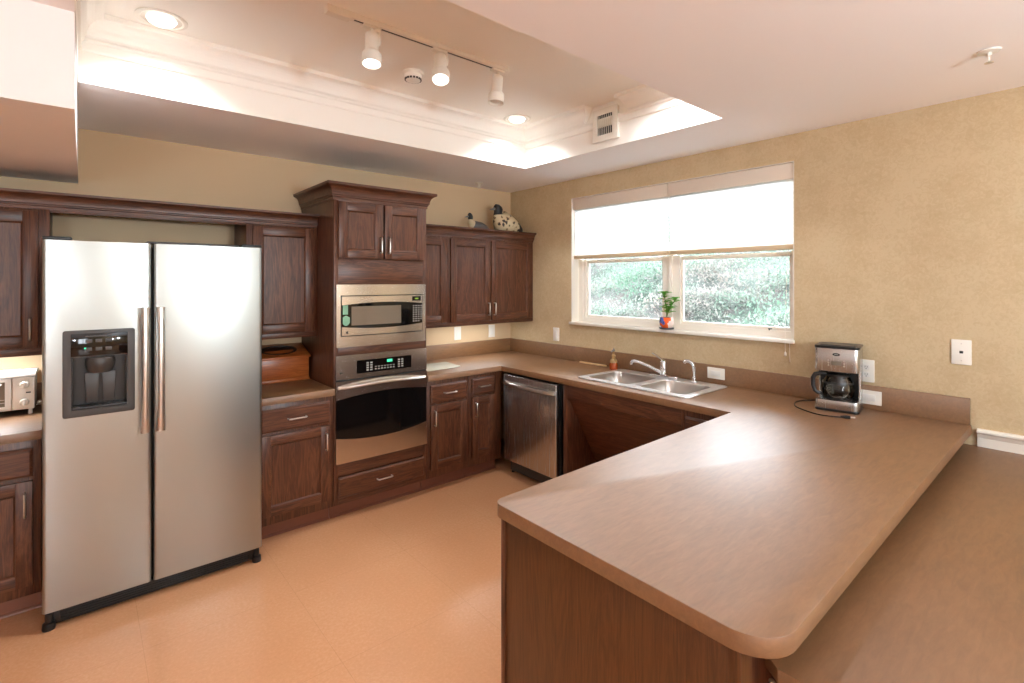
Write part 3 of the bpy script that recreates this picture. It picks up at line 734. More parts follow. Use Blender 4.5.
# ------------------------------------------------------------------ microwave and wall oven
def bowY(x, x0, x1, yf, bow): t = (2*x-x0-x1)/(x1-x0); return yf-bow*(1-t*t)
def bowed(b, outline_fn, x0, x1, yf, bow, depth, n=24, X0=None, X1=None):
    """strip between bottom(x) and top(x), its face bowed towards the room"""
    X0 = x0 if X0 is None else X0; X1 = x1 if X1 is None else X1
    rings = []
    for k in range(n+1):
        x = x0+(x1-x0)*k/n; lo_, hi_ = outline_fn(x); y = bowY(x, X0, X1, yf, bow)
        rings.append([(x, y, lo_), (x, y, hi_), (x, y+depth, hi_), (x, y+depth, lo_)])
    b.loft(rings, smooth=False)
MX0, MX1 = -2.004, -1.35
r = thing('microwave', 'built-in stainless microwave in its trim kit above the wall oven', 'microwave', ((MX0+MX1)/2, TF, 1.12))
gx0, gx1, gz0, gz1 = -1.977, -1.376, 1.192, 1.459
b = MB(); fy = TF-.012
bowed(b, lambda x: (gz1, 1.53), MX0, MX1, fy, .012, .01)
bowed(b, lambda x: (1.122, gz0), MX0, MX1, fy, .012, .01)
bowed(b, lambda x: (gz0, gz1), MX0, gx0, fy, .012, .01, 3, MX0, MX1); bowed(b, lambda x: (gz0, gz1), gx1, MX1, fy, .012, .01, 3, MX0, MX1)
build('trim_kit', b, 'steel_x', r)
b = MB(); b.box(gx0, gx1, TF+.0005, TF+.015, gz0, gz1); b.box(MX0+.004, MX1-.004, TF-.012, TF-.0005, 1.124, 1.528); build('case', b, 'black', r)
b = MB(); dx0, dx1, dz0, dz1 = gx0+.006, gx1-.005, gz0+.006, gz1-.006
mid = (dx0+dx1)/2; hw = (dx1-dx0)/2
ltop = lambda x: 1.412-.016*((x-mid)/hw)**2 if x > dx0+.045 else 1.398-.02
lbot = lambda x: 1.238+.017*((x-mid)/hw)**2
bowed(b, lambda x: (1.412-.017*((x-mid)/hw)**2, dz1), dx0, dx1, fy-.004, .012, .008, 30, MX0, MX1)
bowed(b, lambda x: (dz0, lbot(x)), dx0, dx1, fy-.004, .012, .008, 30, MX0, MX1)
dr = build('door', b, 'steel_x', r)
b = MB(); bowed(b, lambda x: (lbot(x), 1.412-.017*((x-mid)/hw)**2), dx0, dx1, fy-.0025, .012, .006, 30, MX0, MX1); gl = build('door_glass', b, 'black_glass', dr)
b = MB(); bowed(b, lambda x: (1.262, 1.386), -1.908, -1.552, fy-.0032, .012, .0006, 16, MX0, MX1); build('window', b, 'grey_window', dr)
b = MB(); bowed(b, lambda x: (1.414, 1.445), -1.464, -1.394, fy-.005, .012, .0008, 4, MX0, MX1); build('display', b, 'black_glass', dr)
b = MB(); bowed(b, lambda x: (1.424, 1.434), -1.442, -1.414, fy-.0056, .012, .0005, 2, MX0, MX1); build('readout', b, 'dim_led', dr)
b = MB()
for i in range(4):
    for j in range(8):
        x = -1.458+i*.021; z = 1.266+j*.0155
        if j < 1 and i > 2: continue
        bowed(b, lambda q: (z, z+.007), x, x+.012, fy-.0034, .012, .0005, 1, MX0, MX1)
build('keypad', b, 'key', dr)
b = MB()
bowed(b, lambda x: (1.262+.02*abs((x+1.945)/.025)**2, 1.33-.015*abs((x+1.945)/.025)), -1.966, -1.92, fy-.0054, .012, .0005, 6, MX0, MX1)
bowed(b, lambda x: (1.335, 1.395), -1.966, -1.932, fy-.0054, .012, .0005, 6, MX0, MX1); build('sticker', b, 'sticker', dr)
b = MB(); y = bowY(-1.936, MX0, MX1, fy-.004, .012)
b.lathe([(.008, 0), (.008, .0012)], (-1.936, y+.0006, 1.218), 16, Matrix.Rotation(PI/2, 4, 'X')); build('badge', b, 'charcoal', dr)

OX0, OX1 = -2.010, -1.343
r = thing('wall_oven', 'built-in stainless wall oven with arched black window below the microwave', 'oven', ((OX0+OX1)/2, TF, .37))
b = MB(); b.box(OX0+.004, OX1-.004, TF-.012, TF-.0005, .38, 1.066); build('case', b, 'black', r)
fy = TF-.016; gap = .908; bw = .008
b = MB()
px0, px1, pz0, pz1 = -1.873, -1.470, .943, 1.03
bowed(b, lambda x: (gap+.006, 1.07), OX0, px0, fy, bw, .012, 6, OX0, OX1); bowed(b, lambda x: (gap+.006, 1.07), px1, OX1, fy, bw, .012, 6, OX0, OX1)
bowed(b, lambda x: (pz1, 1.07), px0, px1, fy, bw, .012, 12, OX0, OX1); bowed(b, lambda x: (gap+.006, pz0), px0, px1, fy, bw, .012, 12, OX0, OX1)
cpn = build('control_panel', b, 'steel_x', r)
b = MB(); bowed(b, lambda x: (pz0, pz1), px0, px1, fy+.002, bw, .006, 12, OX0, OX1); build('control_glass', b, 'black_glass', cpn)
b = MB(); bowed(b, lambda x: (1.0, 1.018), -1.657, -1.618, fy+.001, bw, .0008, 3, OX0, OX1); build('readout', b, 'green_led', cpn)
b = MB(); bowed(b, lambda x: (.993, 1.008), -1.735, -1.672, fy+.001, bw, .0008, 3, OX0, OX1); build('dim_readout', b, 'dim_led', cpn) if False else b.bm.free()
for xx in (-1.805, -1.575):
    b = MB()
    for i in range(4):
        for j in range(2):
            x = xx+j*.026; z = .956+i*.016
            bowed(b, lambda q: (z, z+.008), x, x+.016, fy+.001, bw, .0008, 1, OX0, OX1)
    build('keypad', b, 'key', cpn)
b = MB()
for i in range(7):
    x = -1.745+i*.022
    bowed(b, lambda q: (.958, .965), x, x+.012, fy+.001, bw, .0008, 1, OX0, OX1)
    bowed(b, lambda q: (.975, .98), x, x+.012, fy+.001, bw, .0008, 1, OX0, OX1)
build('number_keys', b, 'key', cpn)
b = MB(); y = bowY(-1.975, OX0, OX1, fy, bw); b.box(-1.982, -1.97, y-.001, y+.001, .951, .96, .0005); b.box(-1.966, -1.945, y-.0005, y+.001, .9535, .9575); build('badge', b, 'charcoal', cpn)
b = MB(); om = (OX0+OX1)/2; oh = (OX1-OX0)/2
wt = lambda x: .812-.028*((x-om)/oh)**2
wb = lambda x: .507+.034*((x-om)/oh)**2
bowed(b, lambda x: (wt(x), gap-.004), OX0, OX1, fy-.006, bw, .02, 30); bowed(b, lambda x: (.375, wb(x)), OX0, OX1, fy-.006, bw, .02, 30)
dr = build('door', b, 'steel_x', r)
b = MB(); bowed(b, lambda x: (wb(x), wt(x)), OX0+.003, OX1-.003, fy-.003, bw, .014, 30, OX0, OX1); build('door_glass', b, 'black_glass', dr)
b = MB(); n = 24; P = []
for k in range(n+1):
    x = -1.985+.615*k/n; P.append((x, bowY(x, OX0, OX1, fy-.006, bw)-.012-.03*math.sin(PI*k/n)**.7, .864+.016*math.sin(PI*k/n)))
b.tube(P, [.008]+[.0125]*(n-1)+[.008], 12, .85)
for k in (0, n): b.box(P[k][0]-.012, P[k][0]+.012, P[k][1]-.002, P[k][1]+.02, .855, .873, .003)
build('handle', b, 'nickel', dr)

# ------------------------------------------------------------------ toaster oven, bread box
r = thing('toaster_oven', 'white toaster oven on the worktop at the far left beside the refrigerator', 'toaster oven', (-3.63, -.13, CZ))
tx0, tx1, ty = -3.83, -3.43, -.235
b = MB(); b.box(tx0+.008, tx1-.006, ty+.012, -.035, .888, 1.075, .012, 3); build('body', b, 'plate', r)
b = MB(); b.prism([(ty-.01, 1.06), (ty-.006, 1.078), (ty+.02, 1.087), (-.07, 1.083), (-.03, 1.076), (-.03, 1.06)], 'x', tx0, tx1, bv=.004); build('top_cover', b, 'white', r)
b = MB(); b.box(-3.518, tx1-.006, ty, ty+.012, .892, 1.058, .003); pn = build('control_panel', b, 'plate', r)
for z in (1.018, .93):
    b = MB(); b.lathe([(.019, 0), (.018, .012), (.014, .016)], (-3.474, ty, z), 20, Matrix.Rotation(PI/2, 4, 'X')); b.box(-3.478, -3.470, ty-.022, ty-.014, z-.016, z+.016, .002); build('knob', b, 'plate', pn)
b = MB(); b.box(-3.468, -3.45, ty-.0012, ty+.001, .975, .981); build('indicator', b, 'black', pn)
b = MB(); b.prism([(tx0+.012, .895), (-3.522, .895), (-3.522, 1.058), (tx0+.012, 1.058)], 'y', ty-.004, ty+.011, holes=[[(tx0+.035, .915), (-3.545, .915), (-3.545, 1.04), (tx0+.035, 1.04)]], bv=.0015); dr = build('door', b, 'white', r)
b = MB(); b.box(tx0+.035, -3.545, ty+.002, ty+.006, .915, 1.04); build('door_glass', b, 'grey_window', dr)
b = MB(); b.tube([(tx0+.06, ty-.003, 1.03), (tx0+.06, ty-.022, 1.03), (-3.56, ty-.022, 1.03), (-3.56, ty-.003, 1.03)], .005, 8); build('handle', b, 'white', dr)
b = MB()
for z in (.935, .95): b.tube([(tx0+.036, ty+.0015, z), (-3.546, ty+.0015, z)], .0012, 6)
build('rack', b, 'nickel', r)
for x in (tx0+.03, tx1-.022):
    for y in (ty+.02, -.06):
        b = MB(); b.lathe([(.009, CZ), (.01, CZ+.004), (.007, .9)], (x, y, 0), 10); build('foot', b, 'plate', r)
b = MB(); b.sphere((tx1+.008, -.12, .9), .012, 1, 2.2, 1); b.tube([(tx1-.006, -.1, .885), (tx1+.01, -.1, .892), (tx1+.012, -.14, .905)], .004, 8); build('crumb_tray_handle', b, 'plate', r)

r = thing('bread_box', 'honey-coloured wooden bread box with dark round lid recess beside the refrigerator', 'bread box', (-2.23, -.12, CZ))
bx0, bx1 = -2.43, -2.034; by = -.215
b = MB()
b.prism([(by, CZ+.012), (-.03, CZ+.012), (-.03, 1.085), (by, 1.022)], 'x', bx0, bx1, bv=.003); build('body', b, 'wood_box', r)
b = MB(); b.prism([(by-.012, 1.022), (by-.012, 1.036), (-.026, 1.106), (-.026, 1.09)], 'x', bx0-.008, bx1+.008, bv=.003); lid = build('lid', b, 'wood_box', r)
b = MB(); A = Matrix.Translation((-2.21, -.125, 1.0705)) @ Matrix.Rotation(math.atan2(.07, .19), 4, 'X')
b.X = A; b.loft([[(.12*s_*math.cos(t), .068*s_*math.sin(t), z) for t in [2*PI*k/28 for k in range(28)]] for s_, z in ((1, -.004), (1.0, .006), (.88, .008), (.8, .001))]); build('lid_inset', b, 'dark_wood', lid)
b = MB(); b.box(bx0-.004, bx1+.004, by-.004, by+.012, CZ+.0005, CZ+.02, .003); b.box(bx0-.004, bx0+.012, by+.012, -.03, CZ+.0005, CZ+.02, .003); b.box(bx1-.012, bx1+.004, by+.012, -.03, CZ+.0005, CZ+.02, .003)
build('base_moulding', b, 'wood_box', r)

# ------------------------------------------------------------------ coffee maker
ang = math.radians(0)
cm = thing('coffee_maker', 'stainless and black drip coffee maker with glass carafe on the worktop', 'coffee maker', (-.13, -2.905, CZ), math.radians(-80))
# local: front faces -y, x to the right as seen from the front
W, Dp = .1, .1
b = MB(); b.prism(rrect(-W, W, -Dp, Dp, .022), 'z', 0, .012, bv=.002); local('base_plate', b, 'black', cm)
b = MB(); b.prism(rrect(-W+.002, W-.002, -Dp+.002, Dp-.002, .022), 'z', .0125, .058, bv=.002); bs = local('base', b, 'steel_z', cm)
b = MB(); b.lathe([(.066, .0585), (.066, .062), (.05, .063), (.01, .063)], (-.002, -.022, 0), 28); local('hot_plate', b, 'black', bs)
b = MB(); b.prism(rrect(-W+.002, W-.002, .045, Dp-.002, .012), 'z', .0585, .21, bv=.002); local('column', b, 'black', cm)
b = MB(); b.prism(rrect(W-.012, W-.0005, -.02, Dp-.004, .004, 2), 'z', .0585, .21); local('side_trim', b, 'steel_z', cm)
b = MB(); b.prism(rrect(-W+.0005, -W+.012, .03, Dp-.004, .004, 2), 'z', .0585, .21); local('side_trim', b, 'steel_z', cm)
b = MB(); b.prism(rrect(-W, W, -Dp, Dp, .022), 'z', .211, .332, bv=.002); hd = local('housing', b, 'steel_z', cm)
b = MB(); b.prism(rrect(-W-.002, W+.002, -Dp-.002, Dp, .024), 'z', .3325, .346, bv=.004); ld = local('lid', b, 'black', cm)
b = MB(); b.prism(rrect(-W+.02, W-.02, -Dp+.02, Dp-.05, .02), 'z', .346, .349); local('lid_panel', b, 'charcoal', ld)
b = MB(); b.loft([[(.017*math.cos(t), -Dp-y, .302+.0075*math.sin(t)) for t in [2*PI*k/24 for k in range(24)]] for y in (-.001, .0015)]); lg = local('badge', b, 'black', hd)
b = MB(); b.box(-.009, .009, -Dp-.0022, -Dp-.0014, .3005, .3035); local('badge_text', b, 'key', lg)
b = MB(); b.box(-.022, .022, -Dp-.0015, -Dp+.001, .246, .266, .001); local('display', b, 'grey_window', hd)
b = MB()
for sx in (-1, 1):
    for z in (.243, .256, .269): b.lathe([(.0036, 0), (.003, .002)], (sx*.035, -Dp+.0005, z), 10, Matrix.Rotation(PI/2, 4, 'X'))
local('button', b, 'nickel', hd)
b = MB(); b.lathe([(.042, .21), (.046, .2), (.04, .196), (.02, .194)], (-.002, -.022, 0), 24); local('drip_spout', b, 'black', hd)
pr_ = [(.03, .065), (.062, .067), (.074, .085), (.077, .11), (.071, .145), (.056, .172), (.053, .182)]
b = MB(); b.lathe(pr_+[(r_-.002, z) for r_, z in pr_[::-1]], (-.002, -.022, 0), 32, caps=False); ca = local('carafe', b, 'carafe', cm)
b = MB(); b.lathe([(.053, .178), (.054, .19), (.03, .193)], (-.002, -.022, 0), 28); b.lathe([(.0725, .142), (.0715, .148), (.0695, .152)], (-.002, -.022, 0), 28, caps=False); local('carafe_band', b, 'black', ca)
hx, hy = math.cos(math.radians(196)), math.sin(math.radians(196))
hp = lambda d, z: (-.002+hx*d, -.022+hy*d, z)
b = MB(); b.tube([hp(.05, .186), hp(.08, .19), hp(.105, .182), hp(.116, .16), hp(.116, .125), hp(.108, .095), hp(.092, .082), hp(.076, .082)], [.009, .0105, .012, .012, .011, .01, .009, .008], 10); local('carafe_handle', b, 'black', ca)
b = MB()
for k in range(6):
    a_ = math.radians(-112); rr = .0695-.0012*abs(k-2)
    b.box(-.045, -.03+.004*(k % 2), -.0775, -.0765, .092+k*.009, .0935+k*.009)
local('level_marks', b, 'plate', ca)
Mi = (Matrix.Translation(cm.location) @ Matrix.Rotation(cm.rotation_euler.z, 4, 'Z')).inverted()
wp = [(-.03, -2.79, .875), (-.045, -2.755, .869), (-.1, -2.715, .8675), (-.16, -2.702, .8675), (-.22, -2.715, .8675), (-.28, -2.748, .8675), (-.33, -2.81, .8675), (-.365, -2.88, .8675), (-.355, -2.94, .8675), (-.338, -2.985, .869)]
def smooth_path(p, n=5):
    p = [Vector(q) for q in p]; out = []
    for i in range(len(p)-1):
        a, b_, c, d = p[max(i-1, 0)], p[i], p[i+1], p[min(i+2, len(p)-1)]
        for k in range(n):
            t = k/n; out.append(.5*((2*b_)+(c-a)*t+(2*a-5*b_+4*c-d)*t*t+(3*b_-a-3*c+d)*t**3))
    return out+[p[-1]]
b = MB(Mi); b.tube(smooth_path(wp), .003, 8); cd = local('power_cord', b, 'black', cm)
b = MB(Mi); b.tube([(-.342, -2.975, .871), (-.332, -3.0, .872), (-.326, -3.014, .872)], [.005, .009, .0085], 10); pg = local('plug', b, 'black', cd)
b = MB(Mi)
for o_ in (-.004, .004): b.tube([(-.326+o_*.9, -3.013+o_*.3, .872), (-.318+o_*.9, -3.033+o_*.3, .872)], .0022, 6)
local('prong', b, 'nickel', pg)

# ------------------------------------------------------------------ wall plates
def plate(label, X, u, w, d, kind, horiz=False, cat='outlet', group=None, big=1.0):
    hw, hh = (.06, .037) if horiz else (.037, .06)
    hw *= big; hh *= big
    t = thing({'switch': 'light_switch', 'outlet': 'wall_outlet', 'jack': 'phone_jack', 'blank': 'wall_switch'}[kind], label, cat, X @ Vector((u, d, w)), 0, group)
    b = MB(X); b.prism(rrect(u-hw, u+hw, w-hh, w+hh, .003, 2), 'y', d-.006, d-.0002, bv=.002); p = build('cover', b, 'plate', t)
    if kind in ('switch', 'blank'):
        b = MB(X); a, c = (.033, .017) if horiz else (.017, .033); b.box(u-a, u+a, d-.0095, d-.0055, w-c, w+c, .002); build('rocker', b, 'white', t)
    elif kind == 'outlet':
        for s in (-1, 1):
            uu, ww = (u+s*.02, w) if horiz else (u, w+s*.02)
            b = MB(X); b.prism(rrect(uu-.016, uu+.016, ww-.014, ww+.014, .008, 3), 'y', d-.0075, d-.0055); f_ = build('socket', b, 'white', t)
            b = MB(X)
            if horiz: b.box(uu-.004, uu+.004, d-.0079, d-.0073, ww+.004, ww+.006); b.box(uu-.004, uu+.004, d-.0079, d-.0073, ww-.006, ww-.004)
            else: b.box(uu-.006, uu-.004, d-.0079, d-.0073, ww-.002, ww+.007); b.box(uu+.004, uu+.006, d-.0079, d-.0073, ww-.002, ww+.006); b.lathe([(.0025, 0), (.0025, .0006)], (uu, d-.0073, ww-.008), 8, Matrix.Rotation(PI/2, 4, 'X'))
            build('slot', b, 'black', f_)
    else:
        b = MB(X); b.box(u-.007, u+.007, d-.0075, d-.0055, w-.006, w+.006, .001); j = build('jack', b, 'black', t)
        b = MB(X)
        for s in (-1, 1): b.lathe([(.003, 0), (.003, .001)], (u, d-.0055, w+s*.041), 8, Matrix.Rotation(PI/2, 4, 'X'))
        build('screw', b, 'nickel', t)
plate('white rocker switch on the back wall nearest the oven tower', I4, -.636, 1.076, -.0003, 'switch', cat='switch')
plate('white rocker switch on the back wall nearest the room corner', I4, -.24, 1.074, -.0003, 'switch', cat='switch')
plate('white rocker switch on the wallpaper between room corner and window', FR, .64, 1.076, -.0003, 'switch', cat='switch')
plate('sideways white plate in the backsplash right of the sink', FR, 2.155, .937, -.0222, 'blank', True, cat='switch')
plate('white duplex outlet in the wallpaper behind the coffee maker', FR, 2.998, 1.066, -.0003, 'outlet')
plate('sideways white plate in the backsplash right behind the coffee maker', FR, 3.012, .928, -.0222, 'blank', True, cat='switch')
plate('square white phone jack plate alone on the wallpaper right of the coffee maker', FR, 3.387, 1.208, -.0003, 'jack', cat='phone jack', big=1.0)

# ------------------------------------------------------------------ potted plant
ps = (-.0, -1.757, 1.2005)
r = thing('potted_plant', 'small leafy plant in a colourful painted pot on the window sill', 'plant', ps)
x, y, z = .012, ps[1], ps[2]
b = MB(); b.lathe([(.036, z), (.05, z+.004), (.055, z+.012), (.05, z+.012), (.034, z+.006)], (x, y, 0), 24); build('saucer', b, 'duck_grey', r)
b = MB(); b.lathe([(.036, z+.0125), (.048, z+.03), (.052, z+.055), (.046, z+.085), (.044, z+.088), (.04, z+.08), (.01, z+.08)], (x, y, 0), 24); build('pot', b, 'pot', r)
b = MB(); b.lathe([(.041, z+.081), (.03, z+.088), (.005, z+.09)], (x, y, 0), 16); build('soil', b, 'soil', r)
stems = [[(0, 0, .085), (.004, .004, .15), (.0, .012, .21), (-.004, .016, .255)], [(0, 0, .085), (-.004, -.02, .14), (-.008, -.05, .185), (-.006, -.075, .215)], [(0, 0, .085), (.004, -.012, .13), (-.01, -.03, .15)]]
for k, st in enumerate(stems):
    b = MB(); P = [(x+q[0], y+q[1], z+q[2]) for q in st]; b.tube(smooth_path(P, 4), .003, 7); so = build('stem', b, 'stem', r)
    b = MB(); sp_ = smooth_path(P, 6)
    def leafq(p, d, L, wd):
        d = Vector(d).normalized(); sd = d.cross(Vector((0, 0, 1))).normalized()*wd; up = Vector((0, 0, wd*.5)); p = Vector(p)
        a_, m1, m2, tip = p, p+d*L*.35+Vector((0, 0, L*.04)), p+d*L*.7+Vector((0, 0, -L*.0)), p+d*L+Vector((0, 0, -L*.12))
        rows = [(a_, .12), (m1, 1), (m2, .75), (tip, .03)]
        for sg in (1, -1):
            b.loft([[q, q+sd*sg*w_+up*w_] for q, w_ in rows], closed=False, caps=False)
    for i, p in enumerate(sp_[4::2]):
        for s in range(2):
            a_ = i*2.1+s*PI+k; leafq(p, (math.cos(a_), math.sin(a_), .35), random.uniform(.05, .068), random.uniform(.012, .017))
    for s in range(5):
        a_ = s*2*PI/5; leafq(sp_[-1], (math.cos(a_), math.sin(a_), .8), .045, .011)
    build('leaves', b, 'leaf', so)

# ------------------------------------------------------------------ decoys on the corner cabinet
def decoy(name, label, loc, L, spine, mats, bill):
    """spine rows: x, z, half width (y), half height, slot"""
    r = thing(name, label, 'decoy', loc, 0, None)
    b = MB(); n = 20; rings = []
    for i, (px, pz, hwid, hh, nx, nz, slot) in enumerate(spine):
        # ring plane normal along (nx, nz)
        u = Vector((-nz, 0, nx)).normalized()
        rings.append([Vector((px, 0, pz))+Vector((0, 1, 0))*hwid*math.cos(t)+u*hh*math.sin(t) for t in [2*PI*k/n for k in range(n)]])
    for i in range(len(rings)-1):
        b.mi = spine[i][6]; b.loft([rings[i], rings[i+1]], caps=False)
    b.mi = spine[0][6]; b.loft([rings[0], [rings[0][0]*.0+sum(rings[0], Vector())/n+(q-sum(rings[0], Vector())/n)*.05 for q in rings[0]]], caps=False)
    b.mi = spine[-1][6]; c_ = sum(rings[-1], Vector())/n; b.loft([rings[-1], [c_+(q-c_)*.05 for q in rings[-1]]], caps=False)
    bmesh.ops.remove_doubles(b.bm, verts=b.bm.verts[:], dist=.0004)
    o = local('body', b, mats, r, 50)
    b = MB(); (bx, bz, bl, bh, bw, dz) = bill
    b.loft([[(bx+q[0], bw*q[1]*math.cos(t), bz+q[2]+bh*q[3]*math.sin(t)) for t in [2*PI*k/10 for k in range(10)]] for q in ((.01, 1, 0, 1), (-bl*.4, .9, -bl*.1, .6), (-bl*.8, .9, -bl*.22+dz, .38), (-bl, .4, -bl*.25+dz, .15))]); local('bill', b, 'bill_grey', r)
    return r
# large: x from -.19 (breast) to .19 (tail), base z=0
decoy('duck_decoy', 'large black-headed duck decoy with spotted cream body atop the corner cabinet', (-.21, -.2, 1.9955), .38,
      [(.185, .03, .012, .008, 1, .1, 1), (.15, .05, .05, .03, 1, .4, 1), (.115, .065, .075, .06, 1, .5, 1), (.07, .082, .092, .082, 1, .4, 0), (.02, .095, .1, .096, 1, .2, 0), (-.04, .104, .1, .104, 1, 0, 0), (-.085, .102, .085, .095, 1, -.3, 0),
       (-.115, .14, .055, .062, .7, -.8, 0), (-.112, .17, .038, .044, .1, -1, 2), (-.108, .2, .036, .04, 0, -1, 2), (-.108, .222, .04, .046, 0, -1, 2), (-.112, .245, .037, .04, -.1, -1, 2), (-.118, .264, .02, .022, -.1, -1, 2)],
      ['duck_spots', 'duck_black', 'duck_black'], (-.145, .225, .06, .018, .014, 0))
decoy('duck_decoy', 'small black-headed duck decoy with grey back beside the oven tower\'s crown', (-.55, -.2, 1.9955), .25,
      [(.115, .03, .01, .006, 1, .1, 0), (.08, .034, .035, .022, 1, .1, 0), (.03, .04, .05, .036, 1, .1, 0), (-.03, .042, .052, .04, 1, -.1, 0), (-.065, .046, .042, .042, 1, -.5, 1),
       (-.082, .07, .024, .024, .3, -1, 1), (-.08, .09, .019, .02, 0, -1, 2), (-.08, .11, .02, .024, 0, -1, 2), (-.083, .128, .018, .02, -.1, -1, 2), (-.086, .14, .009, .01, -.1, -1, 2)],
      ['duck_grey', 'duck_cream', 'duck_black'], (-.1, .114, .04, .009, .008, 0)).scale = (1.03, 1.1, 1.14)

# ------------------------------------------------------------------ ceiling fixtures
def can(label, x, y):
    r = thing('recessed_light', label, 'ceiling light', (x, y, ZT))
    b = MB(); b.lathe([(.1, ZT-.0005), (.1, ZT-.004), (.085, ZT-.007), (.078, ZT-.004), (.078, ZT-.0005)], (x, y, 0), 36, caps=False); build('trim_ring', b, 'white_metal', r)
    b = MB(); b.lathe([(.078, ZT-.003), (.06, ZT-.0015), (.058, ZT-.001)], (x, y, 0), 36, caps=True); build('reflector', b, 'nickel', r)
    b = MB(); b.lathe([(.058, ZT-.004), (.05, ZT-.016), (.03, ZT-.026), (.005, ZT-.029)], (x, y, 0), 28); build('bulb', b, 'lamp', r)
    return r
def spot(name, loc, power, angle=150, blend=1, size=.06, col=(.95, .97, 1), rot=(0, 0, 0)):
    l = bpy.data.lights.new(name, 'SPOT'); l.energy = power; l.spot_size = math.radians(angle); l.spot_blend = blend; l.shadow_soft_size = size; l.color = col
    o = bpy.data.objects.new(name, l); C.objects.link(o); o.location = loc; o.rotation_euler = rot; return o
def area(name, loc, sx, sy, power, col=(.95, .97, 1), rot=(0, 0, 0), spread=180):
    l = bpy.data.lights.new(name, 'AREA'); l.shape = 'RECTANGLE'; l.size = sx; l.size_y = sy; l.energy = power; l.color = col; l.spread = math.radians(spread)
    o = bpy.data.objects.new(name, l); C.objects.link(o); o.location = loc; o.rotation_euler = rot; return o
can('lit recessed ceiling light in the tray ceiling above the refrigerator end', -2.974, -1.09)
can('lit recessed ceiling light in the tray corner near the window wall', -.845, -1.075)
CAN = 40
spot('can_lamp', (-2.974, -1.09, ZT-.035), CAN, 132, .6); spot('can_lamp', (-.845, -1.075, ZT-.035), CAN, 132, .6)
can('lit recessed ceiling light in the tray ceiling at the soffit end, nearest the camera', -2.974, -2.3)
can('lit recessed ceiling light in the tray ceiling nearest the peninsula', -.845, -2.3)
spot('can_lamp', (-2.974, -2.3, ZT-.035), CAN*.04, 160, .5); spot('can_lamp', (-.845, -2.3, ZT-.035), CAN*.7, 160, .5)
# track light
TY = -1.688
r = thing('track_light', 'white track light bar with three spot heads in the tray ceiling', 'track light', (-1.95, TY, ZT))
b = MB(); b.box(-2.45, -1.455, TY-.018, TY+.018, ZT-.024, ZT-.0005, .002); tr = build('track', b, 'white_metal', r)
b = MB()
for x0, x1 in ((-2.33, -2.275), (-2.2, -1.92), (-1.85, -1.54)): b.box(x0, x1, TY-.005, TY+.005, ZT-.0248, ZT-.0235)
build('slot', b, 'black', tr)
b = MB(); b.box(-2.455, -2.35, TY-.021, TY+.021, ZT-.034, ZT-.0005, .003); build('end_feed', b, 'white_metal', r)
def head(x, tilt, roll, lit=True):
    A = Matrix.Translation((x, TY, ZT-.045)) @ Matrix.Rotation(roll, 4, 'Z') @ Matrix.Rotation(tilt, 4, 'X')
    b = MB(); b.box(x-.045, x+.035, TY-.016, TY+.016, ZT-.037, ZT-.0252, .003); b.tube([(x, TY, ZT-.03), (x, TY, ZT-.05)], .011, 10)
    b.X = A; b.tube([(0.033, 0, 0), (.034, 0, -.05), (.03, 0, -.075)], .006, 8); b.box(-.005, .036, -.008, .008, -.008, .006, .002)
    b.lathe([(.012, -.012), (.026, -.016), (.03, -.02), (.03, -.098), (.033, -.106), (.043, -.118), (.044, -.165), (.04, -.165), (.038, -.14), (.005, -.135)], (0, 0, 0), 28)
    h = build('lamp_head', b, 'white_metal', r)
    b = MB(A); b.lathe([(.0375, -.15), (.03, -.156), (.005, -.16)], (0, 0, 0), 24); build('lens', b, 'lamp' if lit else 'white', h)
    if lit:
        p = A @ Vector((0, 0, -.17)); o = spot('track_lamp', p, 26, 80, .6, .03); o.rotation_euler = A.to_euler()
head(-2.245, math.radians(-10), math.radians(-30)); head(-1.885, math.radians(-22), math.radians(-30)); head(-1.515, math.radians(6), math.radians(100), False)
# smoke detector
r = thing('smoke_detector', 'round white smoke detector on the tray ceiling behind the track light', 'smoke detector', (-1.825, -1.31, ZT))
b = MB(); b.lathe([(.058, ZT-.0005), (.058, ZT-.014), (.054, ZT-.016)], (-1.825, -1.31, 0), 32); build('base', b, 'white_metal', r)
b = MB(); b.lathe([(.05, ZT-.016), (.05, ZT-.028), (.046, ZT-.036), (.04, ZT-.048), (.02, ZT-.052), (.004, ZT-.052)], (-1.825, -1.31, 0), 32); cv = build('cover', b, 'white_metal', r)
b = MB()
for k in range(16):
    a_ = 2*PI*k/16; b.X = Matrix.Translation((-1.825, -1.31, 0)) @ Matrix.Rotation(a_, 4, 'Z'); b.box(.041, .047, -.006, .006, ZT-.046, ZT-.037)
build('vent_slots', b, 'charcoal', cv)
def sprinkler(label, x, y):
    r = thing('sprinkler_head', label, 'sprinkler', (x, y, ZL))
    b = MB(); b.lathe([(.036, ZL-.0005), (.034, ZL-.006), (.02, ZL-.009), (.01, ZL-.009)], (x, y, 0), 24); build('escutcheon', b, 'white_metal', r)
    b = MB(); b.lathe([(.009, ZL-.008), (.009, ZL-.02), (.005, ZL-.022)], (x, y, 0), 12); b.tube([(x-.01, y, ZL-.018), (x-.012, y, ZL-.034), (x, y, ZL-.045), (x+.012, y, ZL-.034), (x+.01, y, ZL-.018)], .0025, 6); fr_ = build('frame', b, 'white_metal', r)
    b = MB(); b.lathe([(.014, ZL-.046), (.014, ZL-.048), (.002, ZL-.05)], (x, y, 0), 16); build('deflector', b, 'nickel', fr_)
sprinkler('small sprinkler head on the low ceiling above the decoys', -.535, -.2)
sprinkler('small sprinkler head on the flat ceiling nearest the right-hand picture edge', -.6, -3.55)
